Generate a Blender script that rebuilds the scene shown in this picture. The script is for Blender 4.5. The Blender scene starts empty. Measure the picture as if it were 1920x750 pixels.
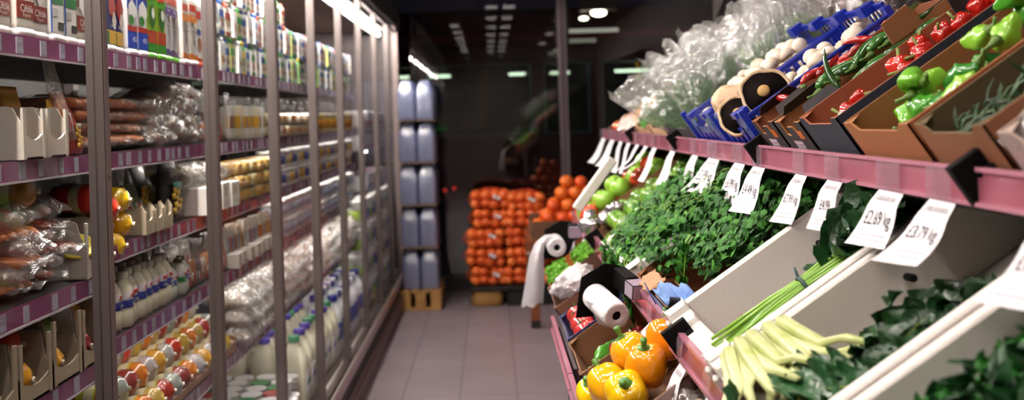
LAMP = 40; FRL = 300; EXPO = 0.1; SHL = 18
import bpy, math, random
from mathutils import Matrix, Vector, noise
random.seed(7)
PI = math.pi
SC = bpy.context.scene
COL = SC.collection
sin, cos = math.sin, math.cos
R = random.uniform
CAMZ = 1.5

def project(p):
    """where a world point falls in the 1920x750 picture (only used to count things from left to right for their labels)"""
    x, y = 1900*p[0]/p[1], 1900*(CAMZ-p[2])/p[1]
    return 918+x+.03*y, 220+y-.03*x

# ---------------------------------------------------------------- materials
def lin(h):
    c = [int(h[i:i+2], 16)/255 for i in (0, 2, 4)]
    return tuple(((v+.055)/1.055)**2.4 if v > .04045 else v/12.92 for v in c)+(1,)
MATS = {}
def mat(h, rough=.5, metal=0, coat=0, var=None, vscale=8, bump=0, bscale=40, spec=.5, sss=0):
    key = (h, rough, metal, coat, var, vscale, bump, bscale, spec, sss)
    if key in MATS: return MATS[key]
    m = bpy.data.materials.new('paint_'+h); m.use_nodes = True
    nt = m.node_tree; b = nt.nodes['Principled BSDF']
    b.inputs['Base Color'].default_value = lin(h); b.inputs['Roughness'].default_value = rough
    b.inputs['Metallic'].default_value = metal; b.inputs['Coat Weight'].default_value = coat
    b.inputs['Specular IOR Level'].default_value = spec
    if sss: b.inputs['Subsurface Weight'].default_value = sss; b.inputs['Subsurface Radius'].default_value = (.01, .008, .004)
    tc = None
    if var or bump: tc = nt.nodes.new('ShaderNodeTexCoord')
    if var:
        n = nt.nodes.new('ShaderNodeTexNoise'); n.inputs['Scale'].default_value = vscale; n.inputs['Detail'].default_value = 3
        r = nt.nodes.new('ShaderNodeValToRGB'); r.color_ramp.elements[0].position = .38; r.color_ramp.elements[1].position = .62
        r.color_ramp.elements[0].color = lin(h); r.color_ramp.elements[1].color = lin(var)
        nt.links.new(tc.outputs['Object'], n.inputs['Vector']); nt.links.new(n.outputs['Fac'], r.inputs['Fac'])
        nt.links.new(r.outputs['Color'], b.inputs['Base Color'])
    if bump:
        n = nt.nodes.new('ShaderNodeTexNoise'); n.inputs['Scale'].default_value = bscale; n.inputs['Detail'].default_value = 4
        bp = nt.nodes.new('ShaderNodeBump'); bp.inputs['Strength'].default_value = bump; bp.inputs['Distance'].default_value = .01
        nt.links.new(tc.outputs['Object'], n.inputs['Vector']); nt.links.new(n.outputs['Fac'], bp.inputs['Height'])
        nt.links.new(bp.outputs['Normal'], b.inputs['Normal'])
    MATS[key] = m; return m
def film(h='ffffff', clear=.6, rough=.12, bump=.6, bscale=45, gloss=.35):
    """clear plastic film: part see-through, part glossy, part milky"""
    key = ('film', h, clear, rough, bump, bscale, gloss)
    if key in MATS: return MATS[key]
    m = bpy.data.materials.new('film_'+h); m.use_nodes = True; nt = m.node_tree; nt.nodes.clear(); N = nt.nodes.new; L = nt.links.new
    out = N('ShaderNodeOutputMaterial'); tr = N('ShaderNodeBsdfTransparent'); df = N('ShaderNodeBsdfDiffuse'); gl = N('ShaderNodeBsdfGlossy')
    df.inputs['Color'].default_value = lin(h); tl = N('ShaderNodeBsdfTranslucent'); tl.inputs['Color'].default_value = lin(h); md = N('ShaderNodeMixShader'); md.inputs[0].default_value = .4; nt.links.new(df.outputs[0], md.inputs[1]); nt.links.new(tl.outputs[0], md.inputs[2])
    gl.inputs['Roughness'].default_value = rough; gl.inputs['Color'].default_value = (.95, .95, .95, 1)
    tc = N('ShaderNodeTexCoord'); n = N('ShaderNodeTexNoise'); n.inputs['Scale'].default_value = bscale; n.inputs['Detail'].default_value = 3; n.inputs['Distortion'].default_value = 1.2
    bp = N('ShaderNodeBump'); bp.inputs['Strength'].default_value = bump; bp.inputs['Distance'].default_value = .02
    L(tc.outputs['Object'], n.inputs['Vector']); L(n.outputs['Fac'], bp.inputs['Height']); L(bp.outputs['Normal'], gl.inputs['Normal'])
    m1 = N('ShaderNodeMixShader'); m1.inputs[0].default_value = gloss; L(md.outputs[0], m1.inputs[1]); L(gl.outputs[0], m1.inputs[2])
    m2 = N('ShaderNodeMixShader'); m2.inputs[0].default_value = clear; L(m1.outputs[0], m2.inputs[1]); L(tr.outputs[0], m2.inputs[2])
    L(m2.outputs[0], out.inputs[0]); MATS[key] = m; return m
def pane(tint='f4f6f6', f0=.03, f1=.5):
    """clear sheet glass: mirrors weakly face-on, strongly at grazing angles"""
    key = ('pane', tint, f0, f1)
    if key in MATS: return MATS[key]
    m = bpy.data.materials.new('glass_pane'); m.use_nodes = True; nt = m.node_tree; nt.nodes.clear(); N = nt.nodes.new; L = nt.links.new
    out = N('ShaderNodeOutputMaterial'); tr = N('ShaderNodeBsdfTransparent'); tr.inputs['Color'].default_value = lin(tint)
    gl = N('ShaderNodeBsdfGlossy'); gl.inputs['Roughness'].default_value = .015
    lw = N('ShaderNodeLayerWeight'); lw.inputs[0].default_value = .5
    pw = N('ShaderNodeMath'); pw.operation = 'POWER'; pw.inputs[1].default_value = 5
    ma = N('ShaderNodeMath'); ma.operation = 'MULTIPLY_ADD'; ma.inputs[1].default_value = f1; ma.inputs[2].default_value = f0
    L(lw.outputs['Facing'], pw.inputs[0]); L(pw.outputs[0], ma.inputs[0])
    mx = N('ShaderNodeMixShader'); L(ma.outputs[0], mx.inputs[0]); L(tr.outputs[0], mx.inputs[1]); L(gl.outputs[0], mx.inputs[2]); L(mx.outputs[0], out.inputs[0])
    MATS[key] = m; return m
def glow(h, strength):
    key = ('glow', h, strength)
    if key in MATS: return MATS[key]
    m = bpy.data.materials.new('glow_'+h); m.use_nodes = True; nt = m.node_tree; nt.nodes.clear()
    out = nt.nodes.new('ShaderNodeOutputMaterial'); e = nt.nodes.new('ShaderNodeEmission')
    e.inputs[0].default_value = lin(h); e.inputs[1].default_value = strength; nt.links.new(e.outputs[0], out.inputs[0]); MATS[key] = m; return m

# ---------------------------------------------------------------- mesh collector
class MB:
    def __init__(s, *mats): s.v = []; s.f = []; s.m = []; s.mats = list(mats)
    def mi(s, m):
        if m is None: return 0
        if m not in s.mats: s.mats.append(m)
        return s.mats.index(m)
    def add(s, vs, fs, m=None, M=None):
        o = len(s.v); k = s.mi(m)
        s.v += [tuple(M @ Vector(p)) for p in vs] if M is not None else [tuple(p) for p in vs]
        s.f += [tuple(i+o for i in f) for f in fs]; s.m += [k]*len(fs); return s
    def box(s, x0, x1, y0, y1, z0, z1, m=None, M=None):
        vs = [(x, y, z) for x in (x0, x1) for y in (y0, y1) for z in (z0, z1)]
        return s.add(vs, [(0, 1, 3, 2), (4, 6, 7, 5), (0, 4, 5, 1), (2, 3, 7, 6), (0, 2, 6, 4), (1, 5, 7, 3)], m, M)
    def quad(s, a, b, c, d, m=None, M=None): return s.add([a, b, c, d], [(0, 1, 2, 3)], m, M)
    def loft(s, rings, m=None, M=None, cap=True, closed=True):
        n = len(rings[0]); vs = [p for r in rings for p in r]; fs = []
        for i in range(len(rings)-1):
            for j in range(n if closed else n-1):
                k = (j+1) % n; fs.append((i*n+j, i*n+k, (i+1)*n+k, (i+1)*n+j))
        if cap: fs.append(tuple(range(n))[::-1]); fs.append(tuple(range((len(rings)-1)*n, len(rings)*n)))
        return s.add(vs, fs, m, M)
    def lathe(s, prof, n=14, m=None, M=None, wob=None, cap=True):
        """prof: (radius, z) pairs; wob(angle, z) scales the radius"""
        rings = []
        for r, z in prof:
            rings.append([(r*cos(2*PI*i/n)*(wob(2*PI*i/n, z) if wob else 1), r*sin(2*PI*i/n)*(wob(2*PI*i/n, z) if wob else 1), z) for i in range(n)])
        return s.loft(rings, m, M, cap)
    def sq(s, prof, n=16, p=4, m=None, M=None, cap=True):
        """prof: (half x, half y, z) rings of rounded-square section"""
        rings = []
        for a, b, z in prof:
            rings.append([(a*math.copysign(abs(cos(t))**(2/p), cos(t)), b*math.copysign(abs(sin(t))**(2/p), sin(t)), z) for t in [2*PI*(i+.5)/n for i in range(n)]])
        return s.loft(rings, m, M, cap)
    def tube(s, path, rad, n=8, m=None, M=None, flat=1):
        path = [Vector(p) for p in path]; rings = []
        if not isinstance(rad, (list, tuple)): rad = [rad]*len(path)
        up = Vector((0, 0, 1)); ref = None
        for i, p in enumerate(path):
            t = (path[min(i+1, len(path)-1)]-path[max(i-1, 0)]).normalized()
            if ref is None: ref = t.cross(up); ref = ref.normalized() if ref.length > .01 else Vector((1, 0, 0))
            ref = (ref-t*ref.dot(t)).normalized(); b = t.cross(ref)
            rings.append([p+(ref*cos(2*PI*j/n)+b*sin(2*PI*j/n)*flat)*rad[i] for j in range(n)])
        return s.loft(rings, m, M)
    def ball(s, c, r, nu=12, nv=8, m=None, M=None, fn=None):
        rx, ry, rz = r if isinstance(r, (tuple, list)) else (r, r, r); vs = []; fs = []
        for i in range(nv+1):
            a = PI*i/nv
            for j in range(nu):
                b = 2*PI*j/nu; d = Vector((sin(a)*cos(b), sin(a)*sin(b), cos(a))); k = fn(d) if fn else 1
                vs.append((c[0]+d.x*rx*k, c[1]+d.y*ry*k, c[2]+d.z*rz*k))
        for i in range(nv):
            for j in range(nu):
                k = (j+1) % nu; fs.append((i*nu+j, i*nu+k, (i+1)*nu+k, (i+1)*nu+j))
        return s.add(vs, fs, m, M)
    def grid(s, fn, nu, nv, m=None, M=None):
        vs = [fn(i/nu, j/nv) for i in range(nu+1) for j in range(nv+1)]
        fs = [(i*(nv+1)+j, (i+1)*(nv+1)+j, (i+1)*(nv+1)+j+1, i*(nv+1)+j+1) for i in range(nu) for j in range(nv)]
        return s.add(vs, fs, m, M)
    def text(s, body, size, fn, m):
        """lettering laid on a surface: fn(a, b) turns flat letter coordinates (centred) into a point"""
        vs, fs = glyphs(body)
        return s.add([fn(x*size, y*size) for x, y in vs], fs, m)
    def build(s, name, parent=None, smooth=False, bevel=0, weld=False):
        me = bpy.data.meshes.new(name); me.from_pydata(s.v, [], s.f)
        for m in s.mats: me.materials.append(m)
        for p, k in zip(me.polygons, s.m): p.material_index = k; p.use_smooth = smooth
        if bevel or weld:
            import bmesh
            bm = bmesh.new(); bm.from_mesh(me)
            if weld: bmesh.ops.remove_doubles(bm, verts=bm.verts, dist=1e-5)
            if bevel: bmesh.ops.bevel(bm, geom=[e for e in bm.edges if not e.is_boundary], offset=bevel, segments=1, affect='EDGES', clamp_overlap=True)
            bm.to_mesh(me); bm.free()
        me.update()
        o = bpy.data.objects.new(name, me); COL.objects.link(o)
        if parent: o.parent = parent
        return o
GLY = {}
def glyphs(body):
    if body in GLY: return GLY[body]
    c = bpy.data.curves.new('t', 'FONT'); c.body = body; c.size = 1; c.align_x = 'CENTER'; c.align_y = 'CENTER'; c.resolution_u = 2
    o = bpy.data.objects.new('t', c); COL.objects.link(o); bpy.context.view_layer.update()
    me = o.evaluated_get(bpy.context.evaluated_depsgraph_get()).to_mesh()
    GLY[body] = ([(v.co.x, v.co.y) for v in me.vertices], [tuple(p.vertices) for p in me.polygons])
    bpy.data.objects.remove(o); bpy.data.curves.remove(c); return GLY[body]

def empty(name, loc=(0, 0, 0), rot=(0, 0, 0)):
    o = bpy.data.objects.new(name, None); COL.objects.link(o); o.location = loc; o.rotation_euler = rot; o.empty_display_size = .02; return o
def tag(o, label, cat, group=None, kind=None):
    o['label'] = label; o['category'] = cat
    if group: o['group'] = group
    if kind: o['kind'] = kind
    return o
def struct(o): o['kind'] = 'structure'; return o
def clone(o, parent=None):
    c = o.copy(); COL.objects.link(c)
    if parent: c.parent = parent
    for k in list(c.keys()):
        if k in ('label', 'category', 'group'): del c[k]
    for ch in list(o.children): clone_part(ch, c)
    return c
def clone_part(o, parent):
    c = o.copy(); COL.objects.link(c); c.parent = parent
    for ch in list(o.children): clone_part(ch, c)
KINDS = {}
PENDING = []
GAPS = ['first', 'second', 'third', 'fourth', 'fifth', 'sixth', 'seventh', 'eighth', 'ninth', 'tenth', 'eleventh', 'twelfth', 'thirteenth',
        'fourteenth', 'fifteenth', 'sixteenth', 'seventeenth', 'eighteenth', 'nineteenth', 'twentieth']
def ordinal(i): return GAPS[i] if i < 20 else '%dth' % (i+1) if (i+1) % 10 not in (1, 2, 3) else '%d%s' % (i+1, {1: 'st', 2: 'nd', 3: 'rd'}[(i+1) % 10])
def put(builder, args, loc, rot=(0, 0, 0), scale=1, desc='', where='', cat='', group=None, par=None):
    """one more thing of a kind: built the first time, then copied together with its parts"""
    key = (builder.__name__,)+tuple(args)
    if key in KINDS: o = clone(KINDS[key])
    else: o = builder(*args); KINDS[key] = o
    o.location = loc; o.rotation_mode = 'XYZ'
    if isinstance(rot, Matrix): o.rotation_euler = rot.to_euler()
    else: o.rotation_euler = rot
    o.scale = (scale,)*3 if not isinstance(scale, tuple) else scale
    o['category'] = cat
    if group: o['group'] = group
    PENDING.append((o, desc, where)); return o
POSTX = []
def label_all():
    byk = {}
    for o, d, w in PENDING:
        x = project(o.location)[0]
        if w.endswith('gap'):
            w = w+' '+ordinal(sum(1 for q in POSTX if q < x))
        byk.setdefault((d, w), []).append((x, o))
    for (d, w), lst in byk.items():
        lst.sort(key=lambda t: t[0])
        w2 = w
        if ' gap ' in w: a, b = w.rsplit(' gap ', 1); w2 = '%s, %s door gap' % (a, b)
        for i, (x, o) in enumerate(lst):
            o['label'] = (d+' '+w2) if len(lst) == 1 else '%s %s from left %s' % (ordinal(i), d, w2)

# ---------------------------------------------------------------- common paints
WHITE = mat('e9e7e4', .45); CARD = mat('9a6a44', .8, var='8a5a38', vscale=14); CARDL = mat('b48a62', .8, var='a67b55', vscale=14)
CARDW = mat('d6cdc2', .75); BLACK = mat('0c0a0b', .45); STEEL = mat('6c6260', .38, .5); FOAM = mat('dcd6d0', .55, bump=.15, bscale=220)
PINK = mat('8f4a72', .22, coat=.6, var='84436a', vscale=3); PINKR = mat('ab6272', .2, coat=.7, var='9c5566', vscale=4)
PAPER = mat('d6d2d8', .5); GREYT = mat('a9a6b4', .5); INK = mat('2a2430', .6); NAVY = mat('20265a', .4)
BLUE = mat('1a35b8', .35, coat=.2); RED = mat('c0281c', .4); GREEN = mat('2f8a35', .45); YEL = mat('e6b71c', .4); ORG = mat('dd6f1e', .4)
CLEAR = film('e8e4e2', .86, .12, 1.0, 30, .8); CRINK = film('efeaea', .68, .13, 1.0, 24, .7); HAZE = film('ffffff', .6, .2, 1.0, 16, .6); HAZE2 = film('ffffff', .66, .16, 1.0, 24, .62)
# ================================================================ THE ROOM
def floor_mat():
    m = bpy.data.materials.new('floor_tiles'); m.use_nodes = True; nt = m.node_tree; b = nt.nodes['Principled BSDF']; N = nt.nodes.new; L = nt.links.new
    tc = N('ShaderNodeTexCoord'); mp = N('ShaderNodeMapping'); mp.inputs['Location'].default_value = (.205, .1, 0)
    br = N('ShaderNodeTexBrick'); br.offset = 0; br.inputs['Scale'].default_value = 1; br.inputs['Brick Width'].default_value = .31; br.inputs['Row Height'].default_value = .62
    br.inputs['Mortar Size'].default_value = .004; br.inputs['Color1'].default_value = lin('93838a'); br.inputs['Color2'].default_value = lin('897a80'); br.inputs['Mortar'].default_value = lin('5a5056')
    L(tc.outputs['Object'], mp.inputs['Vector']); L(mp.outputs[0], br.inputs['Vector'])
    n = N('ShaderNodeTexNoise'); n.inputs['Scale'].default_value = 3; n.inputs['Detail'].default_value = 5
    mx = N('ShaderNodeMixRGB'); mx.blend_type = 'MULTIPLY'; mx.inputs[0].default_value = .35
    L(tc.outputs['Object'], n.inputs['Vector']); L(br.outputs['Color'], mx.inputs[1]); L(n.outputs['Fac'], mx.inputs[2]); L(mx.outputs[0], b.inputs['Base Color'])
    b.inputs['Roughness'].default_value = .42; return m
fb = MB(floor_mat()); fb.box(-1.8, 2.0, -3, 8.95, -.05, 0); struct(fb.build('floor'))
b = MB(mat('3a3234', .7)); b.box(-1.8, 2.0, -3, 8.95, 2.9, 2.95); struct(b.build('ceiling'))
WALL = mat('8f8583', .7, var='857b7a', vscale=2)
b = MB(WALL); b.box(-1.85, -1.8, -3, 8.95, 0, 2.95); struct(b.build('wall_left'))
b = MB(WALL); b.box(2.0, 2.05, -3, 8.95, 0, 2.95); struct(b.build('wall_right'))
b = MB(WALL); b.box(-1.85, 2.05, -3.05, -3, 0, 2.95); struct(b.build('wall_rear'))
# shop window across the far end, its pole and low rail
b = MB(pane('e8ecec', .09, .5)); b.box(-1.8, 2.0, 8.93, 8.94, .12, 2.9); w = struct(b.build('window_1'))
b = MB(mat('2a2426', .5)); b.box(-1.8, 2.0, 8.88, 8.97, 0, .12); b.build('window_sill', w)
b = MB(STEEL); b.box(-.35, .6, 8.86, 8.88, .1, .125, mat('5c5a5c', .3, .6)); b.build('window_rail', w, bevel=.002)
b = MB(mat('5f5056', .45, .3)); b.sq([(.035, .03, 0), (.035, .03, 2.9)], 12, 5); b.box(.028, .038, -.036, .03, 0, 2.9, mat('8a7d86', .4, .3)); p = struct(b.build('trim_1', smooth=False)); p.location = (.645, 8.82, 0)
b = MB(mat('2c2628', .5)); b.box(-1.0, -.94, 8.82, 8.9, 0, 2.9); struct(b.build('trim_2'))

# ceiling lamps: louvred fluorescent fittings in rows
def lamp_builder(power=1.0):
    e = empty('ceiling_lamp')
    h = MB(mat('cfcfd2', .4)); h.box(-.07, .07, -.17, .17, .03, .06); h.box(-.075, -.065, -.17, .17, -.03, .05); h.box(.065, .075, -.17, .17, -.03, .05); h.box(-.07, .07, -.175, -.165, -.03, .05); h.box(-.07, .07, .165, .175, -.03, .05); h.build('housing', e)
    t = MB(glow('fff0e6', LAMP*power)); t.box(-.055, .055, -.155, .155, 0, .028); t.build('fluorescent_tube', e)
    l = MB(mat('e0e0e4', .3, .5))
    for i in range(3): l.box(-.065, .065, -.08+i*.08-.004, -.08+i*.08+.004, -.028, -.002)
    l.box(-.004, .004, -.1, .1, -.02, -.014); l.build('louvre', e); return e
for X in (.27, .06):
    for k in range(7): put(lamp_builder, (1.0,), (X, -2.3+k*1.35, 2.84), (0, 0, 0), 1, 'louvred ceiling lamp', 'in the %s of two close rows' % ('right' if X > .2 else 'left'), 'ceiling lamp', 'louvred lamps in the two close rows')
for k in range(6): put(lamp_builder, (3.6,), (-.45, -2.0+k*1.1, 2.84), (0, 0, 0), 1, 'louvred ceiling lamp', 'in row over the fridge side', 'ceiling lamp', 'lamps above the fridge side')
for k in range(3): put(lamp_builder, (), (1.0, -.6+k*2.2, 2.84), (0, 0, 0), 1, 'louvred ceiling lamp', 'in row over the produce stand', 'ceiling lamp', 'lamps above the produce stand')

# ---------------------------------------------------------------- the street outside
b = MB(mat('1b1a1d', .9, var='242227', vscale=2)); b.box(-14, 14, 8.98, 30, -.15, -.02); struct(b.build('pavement'))
bus = empty('bus', (0, 12.2, 0)); BR = mat('45151a', .35, coat=.5); DK = mat('0d0d10', .3)
# body panels leave real openings for the windows
wins = [(-3.6, -2.3), (-2.15, -.86), (-.74, .52), (.66, 1.22), (1.36, 2.6), (2.75, 4.0)]
b = MB(BR); b.box(-6, 7, 0, .08, .35, 1.28); b.box(-6, 7, 0, .08, 2.14, 2.75)
xs = [-6]+[x for w_ in wins for x in w_]+[7]
for i in range(0, len(xs), 2): b.box(xs[i], xs[i+1], 0, .08, 1.28, 2.14)
b.box(-6, 7, -.01, 0, 2.42, 2.5, mat('6a2228', .4)); b.box(-6, 7, -.012, 0, .42, .5, DK); b.build('side_panel', bus)
b = MB(mat('5c6660', .6)); b.box(-6, 7, 2.3, 2.38, .35, 2.75); b.build('far_side_panel', bus)
b = MB(mat('30282a', .6)); b.box(-6, 7, .08, 2.3, 2.72, 2.8); b.box(-6, 7, .08, 2.3, .6, .66); b.build('roof', bus)
for i, (x0, x1) in enumerate(wins):
    f = MB(mat('56646a', .35, .2)); f.box(x0, x0+.03, -.015, .06, 1.28, 2.14); f.box(x1-.03, x1, -.015, .06, 1.28, 2.14, mat('4f7078', .3, .2)); f.box(x0, x1, -.015, .06, 1.28, 1.3); f.box(x0, x1, -.015, .06, 2.12, 2.14); f.box(x0, x1, -.012, .03, 1.86, 1.885, DK); w = f.build('window_frame', bus)
    g = MB(pane('8a9690')); g.box(x0+.03, x1-.03, .02, .03, 1.3, 2.12); g.build('window_pane', w)
for x in (-1.9, -.06, 1.9):
    b = MB(mat('d08a12', .35)); b.tube([(x, .7, .7), (x, .7, 2.7)], .03, 8); b.build('handrail_pole', bus, True)
for x in (-.6, .35, 1.0, -2.9):
    b = MB(mat('2d3a34', .8, var='4a4a3c', vscale=12)); b.sq([(.2, .2, .66), (.21, .22, .95), (.2, .07, 1.05), (.2, .06, 1.55), (.15, .05, 1.62)], 12, 4); s = b.build('seat', bus, True); s.location = (x, .9, 0)
for x, w_, c, s_ in ((-.62, .14, 'fff4e0', 30), (.36, .1, 'ffece0', 30), (-2.9, .3, 'fff0e0', 30), (1.9, .3, 'fff0e0', 30), (-1.3, .3, 'ffe8d8', 30), (.9, .12, 'ffe8d8', 22)):
    b = MB(glow(c, s_)); b.box(x-w_, x+w_, .5, .62, 2.02, 2.05); b.build('interior_light', bus)
b = MB(glow('45e070', .7)); b.box(-.66, -.5, .2, .24, 1.36, 1.4); b.build('door_button_light', bus)
for x, z in ((-.45, .66), (-.56, .64), (.9, 1.35)):
    b = MB(glow('ff4030', .8)); b.lathe([(.02, 0), (.02, .02)], 10, M=Matrix.Translation((x, -.02, z)) @ Matrix.Rotation(PI/2, 4, 'X')); b.build('marker_light', bus)
for x in (-4, 4.5):
    b = MB(mat('0a0a0a', .8)); b.lathe([(.25, -.12), (.47, -.12), (.5, -.08), (.5, .08), (.47, .12), (.25, .12)], 28, M=Matrix.Translation((x, .12, .35)) @ Matrix.Rotation(PI/2, 4, 'X')); b.build('wheel', bus, True)
tag(bus, 'dark red bus with lit windows and yellow handrail standing outside the shop window', 'bus')
sl = empty('added_bus_fill_lamp', (4.2, 10.0, 0)); b = MB(mat('3a3a3c', .4, .5)); b.tube([(0, 0, 0), (0, 0, 4.6), (-.4, 0, 4.9), (-1.2, 0, 4.95)], .05, 8); b.build('pole', sl, True); b = MB(glow('ffd8b0', 60)); b.box(-1.5, -1.2, -.1, .1, 4.86, 4.9); b.build('lamp', sl); tag(sl, 'added lamp on a grey pole outside, out of view, lighting the bus', 'added lamp')  # made-up lamp, added out of view to light the bus side
# awning with lamps outside, upper right of the window
aw = empty('awning', (.9, 9.5, 2.35)); b = MB(mat('3a2c28', .7)); b.box(-.3, 1.4, -.4, .5, .3, .36); b.box(-.02, .32, -.1, .1, .12, .3, mat('4a3a30', .6)); b.build('panel', aw); b = MB(mat('3a3436', .5)); b.tube([(1.35, .3, -2.37), (1.35, .3, .3)], .03, 8); b.build('pole', aw)
b = MB(glow('fff0d8', 14)); b.ball((.15, 0, .1), (.075, .075, .035)); b.build('lamp', aw, True)
b = MB(glow('fff0d8', 8)); b.ball((.02, .1, .06), (.045, .045, .02)); b.build('lamp', aw, True)
tag(aw, 'brown awning with two round glowing lamps outside, right of the window pole', 'awning')
for y0, zz, x1, st in ((.3, -.04, .37, .5), (.3, -.135, .15, .25)):
    b = MB(glow('fff4e0', st)); b.tube([(-.12, y0, zz), (x1, y0, zz)], .02, 8); b.build('tube_light', aw, True)
b = MB(mat('2a2020', .6)); b.box(-.13, -.11, .28, .32, -.16, .3); b.build('bracket', aw)

# ================================================================ THE FRIDGE (left)
XP = -.76; XS = -.88
fr = empty('display_fridge', (-1.2, 5, 0)); fr['category'] = 'display fridge'
fr['label'] = 'long open-shelved display fridge with glass doors along the left of the aisle'
OFF = Matrix.Translation((1.2, -5, 0))
def fpart(b, name, parent=fr, **k):
    if parent is fr: b.v = [(x+1.2, y-5, z) for x, y, z in b.v]
    return b.build(name, parent, **k)
Y0, Y1 = .9, 8.34
DARK = mat('1c1718', .6)
b = MB(mat('120f0f', .7)); b.box(-1.62, -1.58, Y0, Y1, .1, 2.55); fpart(b, 'back_panel')
b = MB(mat('7c5c4c', .4, var='6c5044', vscale=3)); b.box(-1.58, -.92, Y0, Y1, 2.225, 2.245); fpart(b, 'top_panel')
b = MB(mat('120f10', .35)); b.box(-1.6, -.72, Y0, Y1, 2.3, 2.45); b.box(-.74, -.715, Y0, Y1, 2.24, 2.5); b.box(-.722, -.71, Y0, Y1, 2.47, 2.49, mat('9a9498', .2, .7)); fpart(b, 'canopy')
b = MB(mat('1c1614', .7)); b.box(-.91, -.83, Y0, Y1, 2.225, 2.24); b.box(-.925, -.918, Y0, Y1, 2.19, 2.24, mat('241a1a', .6)); fpart(b, 'lamp_tray')
for k in range(6):
    b = MB(glow('fff2e8', FRL)); b.tube([(-.87, 1.0+k*1.2, 2.19), (-.87, 2.12+k*1.2, 2.19)], .012, 8); fpart(b, 'light_tube', smooth=True)
b = MB(mat('4a4244', .5)); b.box(-1.6, -.76, Y1-.03, Y1+.03, .1, 2.45); fpart(b, 'end_wall')
b = MB(mat('8c7c7a', .4, .3)); b.box(-.79, -.735, Y1-.05, Y1+.05, .25, 2.3); fpart(b, 'end_post', bevel=.004)
b = MB(DARK); b.box(-1.6, -.79, Y0, Y1, 0, .2); b.box(-.8, -.745, Y0, Y1, .1, .21); fpart(b, 'plinth')
b = MB(mat('7a6868', .4, .3)); b.box(-.755, -.725, Y0, Y1, .02, .04); b.box(-.745, -.722, Y0, Y1, .06, .085); b.box(-.75, -.73, Y0, Y1, .1, .115); fpart(b, 'bumper_rail', bevel=.003)
b = MB(mat('a87a86', .3, coat=.4)); b.box(-.75, -.728, Y0, Y1, .215, .285); fpart(b, 'front_trim', bevel=.004)
b = MB(mat('b6a8a2', .4, .2)); b.box(-1.58, -.735, Y0, Y1, .2, .262); 
for k in range(5): b.box(-.75-k*.038, -.728-k*.038+.002, Y0, Y1, .262, .285, mat('c4b8b0', .35, .3))
fpart(b, 'sill_grille')
b = MB(mat('d8d2cc', .4)); b.box(-1.58, -.96, Y0, Y1, .3, .325); b.box(-.965, -.955, Y0, Y1, .26, .36, mat('a09692', .3, .4)); fpart(b, 'bottom_deck')
# shelves in lengths of .72 m, each with its price strip
MODS = [2.34+.72*(k) for k in range(-2, 7)]
STRIPS = {}
def shelf(y0, y1, zt):
    L = y1-y0; b = MB(mat('4a4242', .45, .1)); b.box(-.62, -.01, 0, L, -.016, 0); b.box(-.02, 0, 0, L, -.03, -.004, mat('cfc6c4', .35, .3)); s = b.build('shelf', fr); s.location = (XS+1.2, y0-5, zt)
    b = MB(PINK); b.box(-.004, .003, .003, L-.003, -.037, .0); b.box(-.006, .006, .003, L-.003, -.041, -.037, mat('d8cfd4', .25, .3))
    y = .03+R(0, .03)
    while y < L-.05:
        w = R(.022, .03); b.box(.003, .0042, y, y+w, -.034, -.003, mat(random.choice(['a29aaa', 'aba3b0', '948a9c']), .35))
        b.box(.0042, .0046, y+.004, y+w*.7, -.014, -.011, GREYT); b.box(.0042, .0046, y+.004, y+w*.9, -.03, -.022, GREYT)
        y += w+(R(.05, .1) if y0 < 2.3 else R(.02, .07))
    b.build('price_strip', s)
    if y0 > 3 or (y0 > 2.3 and zt < 1.1): k = MB(glow('fff2e8', SHL)); k.tube([(-.035, .03, -.024), (-.035, L-.03, -.024)], .006, 6); k.build('added_shelf_glow', s, True)  # glow tubes added out of sight to brighten the goods, no real fittings
near = [1.68, 1.445, 1.177, .989, .72]; main = [1.68, 1.445, 1.23, 1.014, .74]
for k in range(len(MODS)-1):
    for z in (near if MODS[k] < 2.3 else main if MODS[k] < 6.5 else [1.3, 1.03, .74]): shelf(MODS[k], MODS[k+1]-.004, z)
shelf(.9, 1.615, .72); shelf(7.38, 8.28, 1.3); shelf(7.38, 8.28, 1.03); shelf(7.38, 8.28, .74)
for y in MODS:
    b = MB(mat('4c4546', .5)); b.box(-1.575, -1.54, y-.02, y+.02, .3, 2.12); fpart(b, 'upright')
# glass doors, each with its slim post
YP = [1.97+.8*k for k in range(8)]
DG = pane('f6f8f8', .006, .2)
def door(y, w):
    d = MB(STEEL); hw = w/2
    d.box(-.016, .016, -hw, hw, 0, 1.95); d.box(.0165, .018, -hw+.004, hw-.004, .02, 1.93, mat('6b5c5c', .4, .3))
    for z in (.12, .62, 1.13, 1.62): d.lathe([(.0028, 0), (.0028, .0012)], 8, BLACK, Matrix.Translation((.018, 0, z)) @ Matrix.Rotation(PI/2, 4, 'Y'))
    o = d.build('door', fr, bevel=0); o.location = (XP+1.2, y-5, .275)
    g = MB(DG); g.box(-.003, .001, hw, .8-hw, .02, 1.94); g.build('glass_pane', o)
    c = MB(mat('55494a', .4, .4)); c.box(-.02, .022, -.022, .022, -.012, .02); c.box(-.012, .012, hw, .8-hw, 0, .018); c.build('bottom_rail', o); c = MB(mat('55494a', .4, .4)); c.box(-.012, .012, hw, .8-hw, 1.94, 1.96); c.build('top_rail', o)
    POSTX.append(project((XP, y, 1.4))[0]); return o
for i, y in enumerate(YP): door(y, (.03, .03, .042, .036, .034, .03, .028, .028)[i])
door(1.17, .03); POSTX.pop()

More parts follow.
